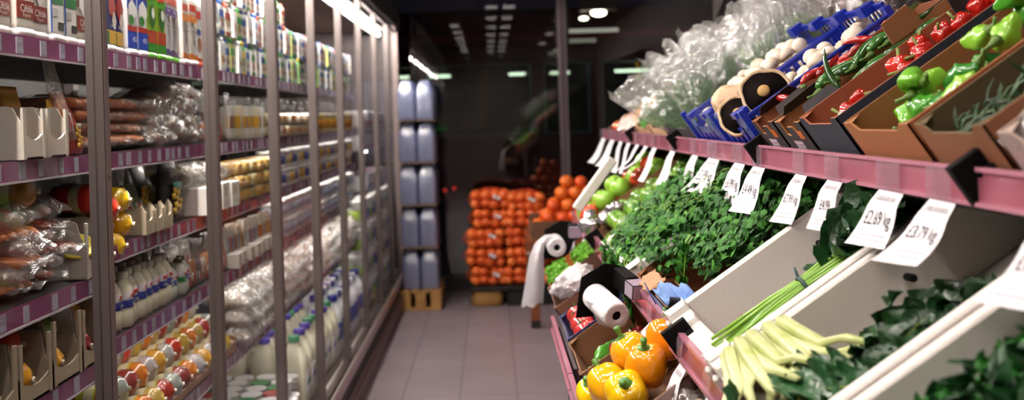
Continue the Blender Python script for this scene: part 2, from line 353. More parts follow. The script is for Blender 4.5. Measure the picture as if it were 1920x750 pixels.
# ================================================================ PACKAGED GOODS
def rnd_print(b, w, h, d, z0, bands, x=None):
    """printed front made of colour fields: bands = (z0, z1, y0, y1, paint) as fractions of the face"""
    x = d/2 if x is None else x
    for i, (a, c, l, r, m) in enumerate(bands): b.box(x, x+.0006+.0002*i, -w/2+w*l, -w/2+w*r, z0+h*a, z0+h*c, m)
def fblob(b, x, yc, zc, ry, rz, m, n=12, wob=.15):
    vs = [(x, yc, zc)]+[(x, yc+ry*cos(2*PI*i/n)*(1+wob*sin(3*i+yc*90)), zc+rz*sin(2*PI*i/n)*(1+wob*cos(2*i))) for i in range(n)]
    b.add(vs, [(0, 1+i, 1+(i+1) % n) for i in range(n)], m)
def P(*a): return mat(*a, .38, coat=.3) if len(a) == 1 else mat(*a)
LG = mat('d9d4cd', .4)
def carton(design):
    w, d, h = .07, .05, .2
    e = empty('cheese_carton'); base = {'farm': 'd9d2c6', 'farmgreen': '22402e', 'info': 'ece8e0', 'tomato': '262c74', 'blueball': 'e4e2e2', 'greenleaf': '8cae2c', 'goat': 'e6e4ea', 'orangegoat': 'ede6de', 'plain': 'eae8e6'}[design]
    b = MB(P(base)); b.sq([(d/2*.96, w/2*.96, .012), (d/2, w/2, .02), (d/2, w/2, h-.01), (d/2*.94, w/2*.94, h)], 20, 12)
    x = d/2+.0004; F = lambda bands: rnd_print(b, w*.93, h-.035, d, .018, bands, x)
    tx = lambda s, sz, y, z, m, xx=x+.0016: b.text(s, sz, lambda a, c: (xx, y+a, z+c), m)
    if design in ('farm', 'farmgreen'):
        F([(.42, 1, 0, 1, P('8a7a5c')), (.1, .3, .0, 1, P('8c3a30' if design == 'farm' else '1d3d34'))])
        fblob(b, x+.0012, .0, .10, .024, .03, P('efece6')); fblob(b, x+.0014, .004, .135, .016, .014, P('4c6b2c')); fblob(b, x+.0014, -.014, .17, .014, .02, P('c4542a'))
        tx('Ciftlik', .02, .002, .052, WHITE); tx('Peynir', .012, .002, .04, LG)
    if design == 'info':
        F([(.55, .95, .15, .92, P('d8b8a8')), (.36, .48, .15, .92, P('2c7a44')), (0, 1, 0, .07, P('2c56b0')), (.04, .14, .55, .92, P('3a3638')), (.2, .3, .15, .5, P('b8b4b0'))])
        for i in range(6): b.box(x+.001, x+.0014, -.022, .027, .108+i*.009, .110+i*.009, P('b05040'))
    if design == 'tomato':
        F([(0, .2, 0, 1, P('d8a82c')), (0, .18, 0, .3, P('2c7a44'))]); fblob(b, x+.0014, .008, .11, .024, .03, P('a8281c')); fblob(b, x+.0018, -.012, .145, .013, .016, P('e6e2dc'))
        fblob(b, x+.0018, .02, .075, .014, .02, P('d8d0c4')); tx('500g', .011, .008, .062, WHITE)
    if design == 'blueball':
        F([(.78, 1, 0, 1, P('c03428')), (.6, .78, 0, 1, P('2444a4')), (0, .26, 0, 1, P('2648b4')), (.26, .34, 0, 1, P('b83428'))]); fblob(b, x+.0016, .0, .115, .03, .024, WHITE); fblob(b, x+.002, -.008, .09, .018, .012, P('3c8a34'))
        tx('45%', .019, .012, .04, WHITE)
    if design == 'greenleaf':
        F([(.74, 1, 0, 1, P('5cae34')), (0, .14, 0, 1, P('3c9a2c')), (.84, .98, .1, .9, P('d8482c')), (.14, .34, 0, 1, P('b8482c'))]); fblob(b, x+.0016, .0, .11, .022, .03, P('2c6a28')); fblob(b, x+.002, .006, .12, .012, .014, WHITE)
    if design in ('goat', 'orangegoat'):
        c = P('4c3080') if design == 'goat' else P('dd7f2a')
        F([(.86, .98, .08, .92, P('d04a34')), (.66, .8, 0, 1, c), (0, .1, 0, 1, c)])
        tx('Goat', .014, 0, .143, WHITE); g = P('a8a0a0'); fblob(b, x+.0016, .004, .085, .011, .028, g); fblob(b, x+.0016, .006, .05, .018, .022, P('cbc6c4'))
        for s in (-1, 1):
            fblob(b, x+.0018, .004+s*.016, .10, .009, .004, g); b.tube([(x+.002, .004+s*.004, .108), (x+.002, .004+s*.012, .124), (x+.002, .004+s*.02, .128)], .0018, 5, P('6c6058'))
    if design == 'plain':
        F([(.8, .95, .1, .9, P('c43a3a')), (.5, .6, .2, .8, P('30509c')), (0, .06, 0, 1, P('c8502c'))]); fblob(b, x+.0016, .004, .07, .018, .022, P('a8602c'))
    b.build('sleeve', e)
    capc = {'greenleaf': '56b02c', 'goat': '5cb834', 'plain': 'd0502c'}.get(design, 'e6e4e2')
    k = MB(P(capc)); k.sq([(d/2+.003, w/2-.001, 0), (d/2+.006, w/2+.001, .003), (d/2+.006, w/2+.001, .011), (d/2+.002, w/2-.002, .015)], 20, 6); k.build('base_cap', e, True)
    return e
def small_carton(col, band, h=.12):
    e = empty('milk_carton'); w = d = .062
    b = MB(P(col)); b.box(-d/2, d/2, -w/2, w/2, 0, h*.8)
    b.add([(-d/2, -w/2, h*.8), (d/2, -w/2, h*.8), (d/2, w/2, h*.8), (-d/2, w/2, h*.8), (0, -w/2, h*.95), (0, w/2, h*.95)], [(1, 2, 5, 4), (3, 0, 4, 5), (0, 1, 4), (2, 3, 5)]); b.box(-.002, .002, -w/2, w/2, h*.94, h)
    rnd_print(b, w, h*.8, d, 0, [(.6, .85, 0, 1, P(band)), (.0, .14, 0, 1, P(band)), (.2, .5, .2, .7, P('d8c8b0'))]); rnd_print(b, w, h*.8, d, 0, [(.3, .42, .5, .95, P('3c5cae'))])
    fblob(b, d/2+.0018, -.006, h*.33, .014, .014, P('b87a3c')); b.build('body', e)
    k = MB(P(band)); k.lathe([(.011, 0), (.011, .012), (.009, .014)], 12, M=Matrix.Translation((d*.25, 0, h*.86)) @ Matrix.Rotation(.9, 4, 'Y')); k.build('screw_cap', e, True); return e
def tub(col, lid, band, r=.042, h=.06):
    e = empty('tub'); b = MB(P(col)); b.lathe([(r*.86, 0), (r*.88, .003), (r*.97, h*.88), (r, h*.9)], 18)
    b.lathe([(r*.905, h*.22), (r*.93, h*.225), (r*.975, h*.7), (r*.95, h*.71)], 18, P(band)); b.build('pot', e, True)
    k = MB(P(lid)); k.lathe([(r*1.03, h*.86), (r*1.05, h*.88), (r*1.05, h*.97), (r*.98, h), (r*.9, h*.985), (0.001, h*.98)], 18); k.build('lid', e, True); return e
def pot_stack_bucket(col, band):
    e = empty('yogurt_bucket'); r = .09; h = .17; b = MB(P(col)); b.lathe([(r*.85, 0), (r*.88, .005), (r, h*.88), (r*1.02, h*.9)], 24); b.lathe([(r*.92, h*.2), (r*.935, h*.21), (r*.985, h*.62), (r*.96, h*.63)], 24, P(band)); b.build('pot', e, True)
    k = MB(P('f0efec')); k.lathe([(r*1.05, h*.88), (r*1.07, h*.9), (r*1.07, h*.97), (r*1.0, h), (r*.92, h*.98), (.001, h*.98)], 24); k.build('lid', e, True)
    t = MB(mat('c8c8c8', .3, .6)); t.tube([(r*1.05*cos(a), r*1.05*sin(a), h*.84-.05*max(0, cos(a))) for a in [-PI/2+i*PI/8 for i in range(9)]], .0022, 5); t.build('wire_handle', e, True); return e
def bottle(col, capc, labc, h=.13, r=.024):
    e = empty('drink_bottle'); b = MB(mat(col, .3, coat=.4)); b.lathe([(r*.8, 0), (r, .006), (r, h*.3), (r*.94, h*.33), (r, h*.36), (r, h*.66), (r*.85, h*.75), (r*.45, h*.86), (r*.42, h*.9)], 16); b.build('body', e, True)
    k = MB(P(capc)); k.lathe([(r*.55, h*.88), (r*.57, h*.9), (r*.57, h*.98), (r*.5, h)], 14); k.build('cap', e, True)
    l = MB(P(labc)); l.lathe([(r*1.01, h*.36), (r*1.02, h*.365), (r*1.02, h*.5), (r*1.01, h*.505)], 16, cap=False); l.lathe([(r*1.01, h*.505), (r*1.02, h*.51), (r*1.02, h*.64), (r*1.01, h*.645)], 16, P('e8dce4'), cap=False)
    l.box(r*1.0, r*1.03, -r*.4, r*.4, h*.54, h*.61, P('c43a2c')); l.text('Ciftlik', .011, lambda a, c: (r*1.05, a, h*.43+c), WHITE); l.build('paper_label', e, True); return e
def jug(capc, col='d9d6bc'):
    e = empty('milk_jug'); h = .25; b = MB(mat(col, .35, coat=.2)); b.sq([(.045, .05, 0), (.05, .056, .01), (.05, .056, .14), (.046, .052, .17), (.03, .034, .205), (.017, .017, .225), (.016, .016, .235)], 18, 4)
    b.tube([(-.03, 0, .205), (-.055, 0, .2), (-.062, 0, .16), (-.052, 0, .125)], .009, 8); b.build('body', e, True)
    k = MB(P(capc)); k.lathe([(.021, .228), (.022, .231), (.022, .247), (.019, .25)], 14); k.build('cap', e, True)
    l = MB(P('e8e6ea')); l.box(.0495, .0515, -.038, .038, .04, .12); l.box(.0515, .052, -.038, .038, .07, .09, P(capc)); l.build('paper_label', e); return e
def tall_bottle(capc, bandc):
    e = empty('milk_bottle'); b = MB(mat('e4e4ea', .3, coat=.3)); b.lathe([(.034, 0), (.038, .008), (.038, .15), (.034, .17), (.02, .2), (.016, .215)], 18); b.build('body', e, True)
    k = MB(P(capc)); k.lathe([(.02, .21), (.021, .213), (.021, .235), (.018, .238)], 14); k.build('cap', e, True)
    l = MB(P(bandc)); l.lathe([(.0385, .05), (.039, .052), (.039, .12), (.0385, .122)], 18, cap=False); l.build('paper_label', e, True); return e
def pillow(b, L, W, H, m, amp=.12, nu=12, nv=8, frill=True, sd=0, M=None):
    """a filled bag: two bulged sheets that meet in flat crimped ends"""
    def sheet(sgn):
        def fn(u, v):
            a, c = u*2-1, v*2-1; p = (1-abs(a)**3.2)*(1-abs(c)**4)**.7 if abs(c) < 1 else 0
            n = noise.noise(Vector((a*2.3+sd, c*2.3, sgn+sd)))
            return (a*L/2*(1+.04*n), c*W/2*(1-.12*(1-abs(a)**2))*(1+.05*n), sgn*H/2*max(p, 0)*(1+amp*3*n)+(.012*sin(c*9+sd) if abs(a) > .88 else 0))
        return fn
    b.grid(sheet(1), nu, nv, m, M); b.grid(sheet(-1), nu, nv, m, M)
SAUS = {'frank': ('cc6430', 'd87c40'), 'pale': ('cc8a64', 'd89c78'), 'dark': ('7c3420', '8c4026')}
def sausage_bag(kind, sd=0):
    e = empty('sausage_packet'); L, W, H = .2, .13, .05; a, c = SAUS[kind]
    for i in range(4):
        s = MB(mat(a, .35, var=c, vscale=20, coat=.3)); y = -.045+i*.03; s.tube([(-.075, y, .0), (-.06, y+.002, .001), (0, y+R(-.004, .004), .004), (.06, y, .001), (.075, y, 0)], [.004, .0135, .0145, .0135, .004], 10); s.build('sausage', e, True)
    f = MB(CLEAR); pillow(f, L, W, H, CLEAR, .16, 14, 8, sd=sd); f.build('plastic_wrap', e, True)
    l = MB(P('d8a820' if sd % 2 else 'b8b0a4')); l.grid(lambda u, v: (-.03+u*.05, (v-.5)*W*.8, H/2*(1-.85*(2*v-1)**2*.4)+.002), 2, 6); l.build('paper_label', e, True)
    e['z'] = 0; return e
def crinkle_bag(fill, sd=0, H=.07):
    e = empty('wrapped_packet'); L, W = .17, .13
    b = MB(mat(fill, .5, var='c8b49c', vscale=14)); b.ball((0, 0, 0), (L*.4, W*.38, H*.4), 12, 8, fn=lambda d: 1+.18*noise.noise(d*2.2+Vector((sd, 0, 0)))); b.build('filling', e, True)
    FM = CLEAR if fill == 'b8641c' else CRINK; f = MB(FM); pillow(f, L, W, H*1.1, FM, .25, 14, 10, sd=sd*3.1); f.build('plastic_wrap', e, True); return e
def standing_pouch(film_c, card, sd=0, h=.17, w=.09):
    e = empty('standing_pouch')
    b = MB(P(card)); b.sq([(.012, w*.42, .004), (.015, w*.43, .05), (.01, w*.4, h*.55)], 16, 5); b.box(.0155, .0165, -w*.3, w*.3, .02, h*.3, P('e8e4dc')); fblob(b, .0172, 0, h*.2, w*.2, .02, P('b83c2c')); b.build('filling', e, True)
    f = MB(film_c); rings = []
    for t in (0, .1, .3, .5, .7, .85, 1):
        d = .02*(1-t)**.7+.002; rings.append([((d+.004*noise.noise(Vector((t*6, j*.7, sd))))*cos(2*PI*j/16), w/2*(1+.05*noise.noise(Vector((t*4, j, sd))))*sin(2*PI*j/16), h*t) for j in range(16)])
    f.loft(rings); f.build('plastic_wrap', e, True); return e
def printed_pouch(base, a, c, word=''):
    e = empty('printed_pouch'); h, w = .19, .13
    b = MB(P(base)); rings = []
    for t in (0, .08, .3, .6, .85, .93, 1):
        d = [.025, .03, .027, .018, .006, .002, .002][[0, .08, .3, .6, .85, .93, 1].index(t)]; rings.append([(d*math.copysign(abs(cos(2*PI*j/20))**.7, cos(2*PI*j/20)), w/2*(1-.06*(t > .8))*sin(2*PI*j/20), h*t) for j in range(20)])
    b.loft(rings); X = lambda z: .034-.09*max(0, z-.05)
    for i in range(9): b.box(X(.03+.008*i)-.006, X(.03+.008*i)-.001, -.05+(i*37 % 60)*.001, -.03+(i*37 % 60)*.001, .02+i*.008, .036+i*.008, P(a))
    b.box(X(.1)-.004, X(.1), -.03, .035, .088, .105, P(c))
    if word: b.text(word, .026, lambda p, q: (X(.135)+.001-q*.09, p, .13+q), P('e8e0c8'))
    b.build('pouch', e, True); return e
def box_pack(base, a, w=.09, d=.12, h=.08):
    e = empty('cardboard_pack'); b = MB(P(base)); b.box(-d/2, d/2, -w/2, w/2, 0, h); o = b.build('box', e, bevel=.002)
    b = MB(P(a)); rnd_print(b, w, h, d, 0, [(.15, .35, .06, .94, P(a)), (.5, .85, .12, .6, P('cbb89c'))]); b.box(-d*.3, d*.3, -w*.3, w*.3, h, h+.0006, P(a)); b.build('print', e); return e
def thin_packet(base, a, h=.12, w=.075, t=.016):
    e = empty('thin_packet'); b = MB(P(base)); b.grid(lambda u, v: (t/2*sin(PI*u)**.5*sin(PI*v)**.4+.001 if 0 < u < 1 and 0 < v < 1 else .0005, (u-.5)*w, v*h), 6, 8); b.grid(lambda u, v: (-t/2*sin(PI*u)**.5*sin(PI*v)**.4-.001 if 0 < u < 1 and 0 < v < 1 else -.0005, (u-.5)*w, v*h), 6, 8)
    b.build('wrapper', e, True); l = MB(P(a)); l.box(t/2-.001, t/2+.0015, -w*.3, w*.3, h*.35, h*.7); l.build('print', e); return e
def cheese_block(base, a, sd=0):
    e = empty('cheese_block'); L, W, H = .11, .09, .045
    b = MB(mat(base, .35, coat=.5, bump=.2, bscale=50)); b.sq([(L*.4, W*.4, 0), (L/2, W/2, .006), (L/2*.98, W/2*.98, H*.85), (L*.42, W*.42, H)], 18, 5); b.build('cheese', e, True)
    f = MB(CLEAR); f.sq([(L*.56, W*.56, H*.46), (L*.62, W*.62, H*.5), (L*.56, W*.56, H*.54)], 18, 6); f.sq([(L*.5, W*.5, H*.5), (L*.51, W*.51, H*.9), (L*.42, W*.44, H*1.05)], 18, 5); f.build('plastic_wrap', e, True)
    l = MB(P(a)); l.box(L*.512, L*.518, -W*.3, W*.3, H*.3, H*.8); l.box(-L*.25, L*.25, -W*.25, W*.25, H*1.05, H*1.06); l.build('paper_label', e); return e
def chub(c1, c2, L=.13, r=.034):
    """fat sausage roll lying with its round end to the aisle (+x)"""
    e = empty('sausage_roll'); Mx = Matrix.Rotation(PI/2, 4, 'Y'); b = MB(mat(c1, .22, coat=.8))
    pr = [(.004, -L/2-.012), (.006, -L/2-.004), (.45*r, -L/2), (.85*r, -L/2+.012), (r, -L/2+.03), (r, L/2-.035), (.88*r, L/2-.014), (.55*r, L/2-.002), (.12*r, L/2+.002), (.1*r, L/2+.01)]
    b.lathe(pr, 20, M=Mx, wob=lambda a, z: 1+(.05*cos(a*9) if abs(z) > L/2-.018 else 0)); b.build('casing', e, True)
    l = MB(mat(c2, .25, coat=.7)); l.lathe([(r*1.005, -L*.2), (r*1.012, -L*.19), (r*1.012, L*.2), (r*1.005, L*.21)], 20, M=Mx, cap=False); l.lathe([(r*1.013, -.004), (r*1.016, -.003), (r*1.016, .018), (r*1.013, .019)], 20, P('e0d8b0'), M=Mx, cap=False); l.build('printed_band', e, True)
    k = MB(mat('c0b8a8', .3, .7)); k.lathe([(.005, L/2+.004), (.006, L/2+.006), (.005, L/2+.01)], 8, M=Mx); k.build('metal_clip', e); return e
def display_box(w, d, h, cut, card='c9bfb2', inner='8a5c3c', back=True):
    """shelf-ready cardboard tray: high sides and back, front cut down low; origin at base centre, opening to +x"""
    b = MB(mat(card, .8), mat(inner, .85)); t = .004
    b.box(-d/2, d/2, -w/2, w/2, 0, t)
    for s in (-1, 1):
        y = s*(w/2-t/2); pts = [(-d/2, 0), (d/2, 0), (d/2, cut*1.1), (d/2-.012, cut*1.5), (d/2-.02, h*.97), (d/2-.03, h), (-d/2, h)]
        vs = [(x, y-t/2, z) for x, z in pts]+[(x, y+t/2, z) for x, z in pts]; n = len(pts)
        b.add(vs, [tuple(range(n)), tuple(range(2*n-1, n-1, -1))]+[(i, (i+1) % n, n+(i+1) % n, n+i) for i in range(n)])
    b.box(-d/2, -d/2+t, -w/2, w/2, 0, h if back else cut, mat(inner, .85))
    n = 10; lo = [(-w/2+w*i/n, cut*(1-.35*sin(PI*i/n))) for i in range(n+1)]
    for i in range(n): b.add([(x, lo[k][0], z) for x in (d/2-t, d/2) for k in (i, i+1) for z in (0, lo[k][1])], [(0, 2, 3, 1), (4, 5, 7, 6), (1, 3, 7, 5), (0, 4, 6, 2)])
    for s in (-1, 1): b.box(d/2-t, d/2+.001, s*(w/2)-(.012 if s > 0 else 0), s*(w/2)+(.012 if s < 0 else 0), 0, h*.96)
    return b.build('cardboard_tray')
# ================================================================ STOCK THE FRIDGE
def fx(): return XS-.035
def row(builder, argl, y0, y1, pitch, z, desc, where, cat, group, rows=1, dpt=.07, rz=.06, x=None, rot=(0, 0, 0), jit=.006, stack=1, sh=0, scale=1):
    """goods standing side by side along a shelf, argl gives (builder arguments, description) in turn"""
    y = y0; i = 0
    while y < y1:
        a, d = argl[i % len(argl)] if isinstance(argl, list) else (argl, desc)
        for r in range(rows):
            for s in range(stack):
                dd = d if stack == 1 else d+(' upper layer' if s else ' lower layer') if stack == 2 else d
                if rows > 1: dd = ('front row ' if r == 0 else 'back row ')+dd
                put(builder, a, ((x or fx())-r*dpt+R(-jit, jit), y+R(-.003, .003), z+s*sh), (rot[0], rot[1], rot[2]+R(-rz, rz)), scale*R(.97, 1.03), dd, where, cat, group)
        y += pitch; i += 1
T, S2, S3, S4, S5, DK0 = 'on top shelf gap', 'on second shelf gap', 'on third shelf gap', 'on fourth shelf gap', 'on fifth shelf gap', 'on fridge floor gap'
# --- top shelf
row(carton, [(('farmgreen',), 'green cheese carton'), (('farm',), 'picture cheese carton'), (('farm',), 'picture cheese carton'), (('farm',), 'picture cheese carton'), (('info',), 'blue-edged text carton'), (('info',), 'blue-edged text carton'), (('farm',), 'picture cheese carton')], 1.80, 2.3, .073, 1.682, '', T, 'cheese carton', 'tall cheese cartons on the top shelf', 2, .06)
row(carton, [(('tomato',), 'blue tomato carton'), (('tomato',), 'blue tomato carton'), (('blueball',), 'red-topped white carton'), (('blueball',), 'red and blue 45% carton'), (('greenleaf',), 'green cheese carton'), (('greenleaf',), 'green cheese carton'), (('goat',), 'purple goat cheese carton'), (('goat',), 'purple goat cheese carton'), (('orangegoat',), 'orange goat cheese carton'), (('orangegoat',), 'orange goat cheese carton'), (('plain',), 'white cheese carton')], 2.385, 3.17, .074, 1.682, '', T, 'cheese carton', 'tall cheese cartons on the top shelf', 2, .06)
sc = [(('e8e6e2', '3a8a46'), 'white and green carton'), (('dfe6e8', '3a4f9c'), 'white and blue carton'), (('e9e4d8', 'c84a34'), 'cream and red carton'), (('d8dc88', '2c9a3a'), 'lime and green carton'), (('e8e6ea', '6a4ca0'), 'white and purple carton'), (('7cc070', 'e8c22c'), 'green and yellow carton'), (('e4e8ec', '2f62c0'), 'pale and royal blue carton')]
for k in range(2): random.shuffle(sc); row(small_carton, [sc[0], sc[1], (('eceae8', 'd8dce4'), 'all-white carton'), sc[2], sc[3], (('eceae8', 'd8dce4'), 'all-white carton'), sc[4]][k:], 3.22, 6.5, (.075, .082)[k], 1.682+k*.122, '', ('upper layer on top shelf gap' if k else 'lower layer on top shelf gap'), 'milk carton', 'small cartons on the top shelf', 1)
row(small_carton, [(('e8e6e2', '3a8a46'), 'white and green carton'), (('e9e4d8', 'c84a34'), 'cream and red carton'), (('e4e8ec', '2f62c0'), 'pale and royal blue carton')], 3.25, 4.5, .09, 1.926, '', 'third layer on top shelf gap', 'milk carton', 'small cartons on the top shelf', 1, scale=.8)
row(small_carton, [(('e8e6e2', '3a8a46'), 'rear white and green carton'), (('d8dc88', '2c9a3a'), 'rear lime and green carton')], 3.0, 4.4, .08, 1.682, '', T, 'milk carton', 'small cartons on the top shelf', 1, x=-1.05, scale=1.3)
# far goods: boxed stacks behind the last door posts
for z, n in ((1.30, 2), (1.03, 1), (.74, 1)):
    for k in range(n):
        row(box_pack, [(('e8e4e6', 'd0562c'), 'white and orange box'), (('e6e6ee', '3440a0'), 'white and blue box')], 6.75, 8.1, .12, z+.002+k*.16, '', ('stacked, ' if k else '')+('far %s shelf gap' % {1.3: 'upper', 1.03: 'middle', .74: 'lower'}[z]), 'box', 'boxes at the far end of the fridge', scale=(1, 1.2, 2.0) if 0 else 1.3)
# --- second shelf
z = 1.447
for y, sd in ((1.925, 0), (2.03, 1)):
    put(display_box, (.095, .16, .1, .055), (fx()-.03, y, z), (0, 0, 0), 1, 'white cut-out cardboard tray with yellow packs', S2, 'cardboard tray', 'trays on the second shelf')
    for j in range(2): put(printed_pouch, ('cf9a22', 'b8641c', 'e0c060'), (fx()-.03-j*.05, y+.005, z+.005), (0, -.15, R(-.2, .2)), (.66, .6, (.74, 1.0)[j]), 'yellow %s pouch standing in white tray' % ('front', 'rear')[j], S2, 'pouch', 'yellow pouches in the trays')
for y, c in ((2.115, 'd9a21c'), (2.185, '9c2a1c')): put(printed_pouch, (c, 'b83424', 'e8d8a0') if c[0] == 'd' else (c, 'd9a82c', 'e6dcc8'), (fx()+.01, y, z), (0, -.08, .15), (.8, .6, .62), '%s printed pouch' % ('yellow' if c[0] == 'd' else 'dark red'), S2, 'pouch', 'standing pouches on the second shelf')
put(standing_pouch, (CRINK, 'a8643c', 3, .2, .055), (fx()+.02, 2.14, z+.03), (.12, -.15, 0), .95, 'tall shiny silver-topped sausage pouch', S2, 'pouch')
i = 0
for y in (2.27, 2.39, 2.51, 2.63):
    for k in range(4):
        put(sausage_bag, (('frank', 'pale', 'frank')[i % 3], i % 3), (fx()-.07+R(-.015, .015), y+R(-.02, .02), z+.025+k*.029), (0, R(-.06, .06), R(-.25, .25)), (1, 1, .85), ('bottom', 'second-layer', 'third-layer', 'topmost')[k]+' flat sausage packet', S2, 'sausage packet', 'stacked sausage packets on the second shelf'); i += 1
for y in (2.76, 2.88, 3.0, 3.12):
    for k in range(4 if y > 2.8 else 3):
        put(crinkle_bag, (('d07844', 'dc986c', 'b05034')[i % 3], i % 3), (fx()-.06+R(-.015, .015), y+R(-.02, .02), z+.03+k*.038), (R(-.1, .1), R(-.15, .1), R(-.5, .5)), 1, ('bottom', 'second-layer', 'third-layer', 'topmost')[k]+' crinkled meat packet', S2, 'meat packet', 'crinkled meat packets on the second shelf'); i += 1
row(standing_pouch, [((CLEAR, 'c86a30', 1, .11, .06), 'orange-filled clear pouch'), ((CLEAR, 'b85a38', 2, .11, .06), 'brown-filled clear pouch')], 3.24, 3.42, .05, z, '', S2, 'pouch', 'standing pouches on the second shelf')
row(thin_packet, [(('e6e2da', 'b08c50'), 'white cheese-slice packet'), (('dcd2b8', 'd8a428'), 'cream cheese-slice packet'), (('e9e6e2', '8c5a3c'), 'white and brown packet')], 3.48, 4.1, .032, z, '', S2, 'packet', 'upright packets on the second shelf', rz=.9, rows=1)
row(standing_pouch, [((CLEAR, 'd8b030', 3, .16, .06), 'yellow cheese pouch'), ((CLEAR, 'e0dcd0', 4, .12, .06), 'white cheese pouch'), ((CRINK, '8a5c3c', 5, .18, .06), 'tall brown pouch')], 3.36, 4.1, .1, z, '', 'behind packets on second shelf gap', 'pouch', 'pouches behind the packets', x=-1.0)
row(cheese_block, [(('e2d6b4', 'd8a028'), 'wrapped cheese piece'), (('e8e2d0', 'b8542c'), 'wrapped cheese piece')], 4.15, 5.0, .09, z, '', S2, 'cheese piece', 'cheese pieces on the second shelf', stack=2, sh=.05)
row(standing_pouch, [((CLEAR, 'e4b83c', 3, .17, .07), 'yellow cheese pouch'), ((CLEAR, 'e6e0d2', 4, .14, .07), 'white cheese pouch')], 4.15, 6.5, .08, z, '', S2, 'pouch', 'standing pouches on the second shelf', x=-.98)
row(tub, [(('ead9a0', 'e8e4dc', 'd8a428', .04, .1), 'cream pot'), (('e6d090', 'd8b040', 'c87a28', .04, .1), 'yellow-lidded pot')], 5.05, 6.5, .09, z, '', S2, 'pot', 'pots on the second shelf')
# --- third shelf
zn = 1.179; z = 1.232; i = 0
for k in range(6):
    for y in (1.93, 2.07):
        put(crinkle_bag if k % 2 else sausage_bag, (('b8643c', 1) if k % 2 else (('frank', 'dark')[i % 2], i % 3)), (fx()-.05+R(-.012, .02), y+R(-.02, .02), zn+.025+k*.026), (0, R(-.08, .08), R(-.4, .4)), (1, 1, .75), ('bottom', 'second-layer', 'third-layer', 'fourth-layer', 'fifth-layer', 'topmost')[k]+' wrapped sausage packet', S3, 'sausage packet', 'pile of wrapped sausages near the camera'); i += 1
put(display_box, (.11, .12, .125, .06, 'c4bab0'), (fx()-.02, 2.215, zn), (0, 0, .1), 1, 'open cardboard tray with tall brown back', S3, 'cardboard tray')
put(tub, ('7aa83c', 'd8c23c', 'c84a34', .04, .05), (fx()-.0, 2.215, zn+.03), (.5, .3, 0), 1, 'green and yellow round tub lying in the tray', S3, 'tub')
for j, (y, zz, c1, c2) in enumerate(((2.30, .05, 'b81c14', '8c1410'), (2.31, .115, 'c02018', 'a01c14'), (2.285, .18, 'd0281a', 'c83020'), (2.44, .105, 'e6b020', 'd89c1c'), (2.43, .165, 'ecc01e', 'e0ac1c'), (2.385, .06, 'e8b81e', 'd8a01c'), (2.36, .15, 'e03a1c', 'd83020'))):
    put(chub, (c1, c2, .13, .033), (fx()-.02, y, zn+zz-.015), (0, 0, R(-.15, .15)), 1, ('red' if c1[0] in 'bcd' else 'yellow')+' netted cheese ball '+('low', 'middle', 'upper')[min(2, int(zz*100)//8)]+' in the pile', S3, 'cheese ball', 'red and yellow cheese balls')
put(chub, ('c08a30', 'a87424', .12, .036), (fx()-.05, 2.0, zn+.2), (0, 0, .2), 1, 'golden round cheese ball at the top of the pile', S3, 'cheese ball')
for j, y in enumerate((2.56, 2.635, 2.71)):
    put(display_box, (.065, .1, .06, .05, 'b8a890'), (fx()-.0, y, z), (0, 0, 0), 1, 'small beige slotted cardboard tray', S3, 'cardboard tray', 'small beige trays')
    put(standing_pouch, (CLEAR, ('6c8a4c', '8c8a6c', '5c7a44')[j], j, .2, .09), (fx()+.0-.03, y, z+.01), (.1, -.25, 0), 1, 'tall clear pouch leaning in beige tray', S3, 'pouch', 'tall clear pouches')
put(printed_pouch, ('17141a', 'd8ac28', '5cae9c', 'GRATED'), (fx()-.01, 2.91, z), (0, -.05, 0), (1, 1.15, 1.03), 'black pouch marked GRATED with yellow cubes', S3, 'pouch')
put(printed_pouch, ('17141a', 'd8ac28', 'd8a030', ''), (fx()-.07, 2.82, z), (0, -.05, 0), (1, 1.1, 1.0), 'plain black pouch behind the GRATED pouch', S3, 'pouch')
row(box_pack, [(('e6e2dc', 'd8d2c8'), 'plain white box')], 3.06, 3.42, .1, z, '', S3, 'box', 'white boxes on the third shelf', scale=1.05)
row(crinkle_bag, [(('e0d0b0', 1), 'white crinkled packet'), (('d8c8a8', 2), 'white crinkled packet')], 3.06, 3.42, .11, z+.11, '', 'above white boxes on third shelf gap', 'packet', 'crinkled packets on the white boxes', x=-.97)
row(cheese_block, [(('dcb060', 'd08c20'), 'orange-yellow cheese piece'), (('e4c468', 'e0a82c'), 'yellow cheese piece'), (('e2d2a2', 'd8b040'), 'pale cheese piece')], 3.5, 4.1, .1, z, '', S3, 'cheese piece', 'yellow cheese pieces on the third shelf', stack=3, sh=.047)
row(box_pack, [(('b8a468', '8a7a4c'), 'olive carton'), (('c8b070', '3c4c8c'), 'olive carton')], 3.45, 4.1, .13, z+.0, '', 'behind cheese on third shelf gap', 'carton', 'olive cartons', x=-1.06, scale=1.5)
row(tub, [(('e4e0da', 'e9e6e2', 'c8b8a0', .04, .075), 'white pot'), (('e6dcc4', 'e9e6e2', 'd8a84c', .04, .075), 'cream pot'), (('e8e6e6', 'dcdcea', '4c5a9c', .04, .075), 'white and blue pot')], 4.15, 6.5, .088, z, '', S3, 'pot', 'pots on the third shelf', stack=2, sh=.078)
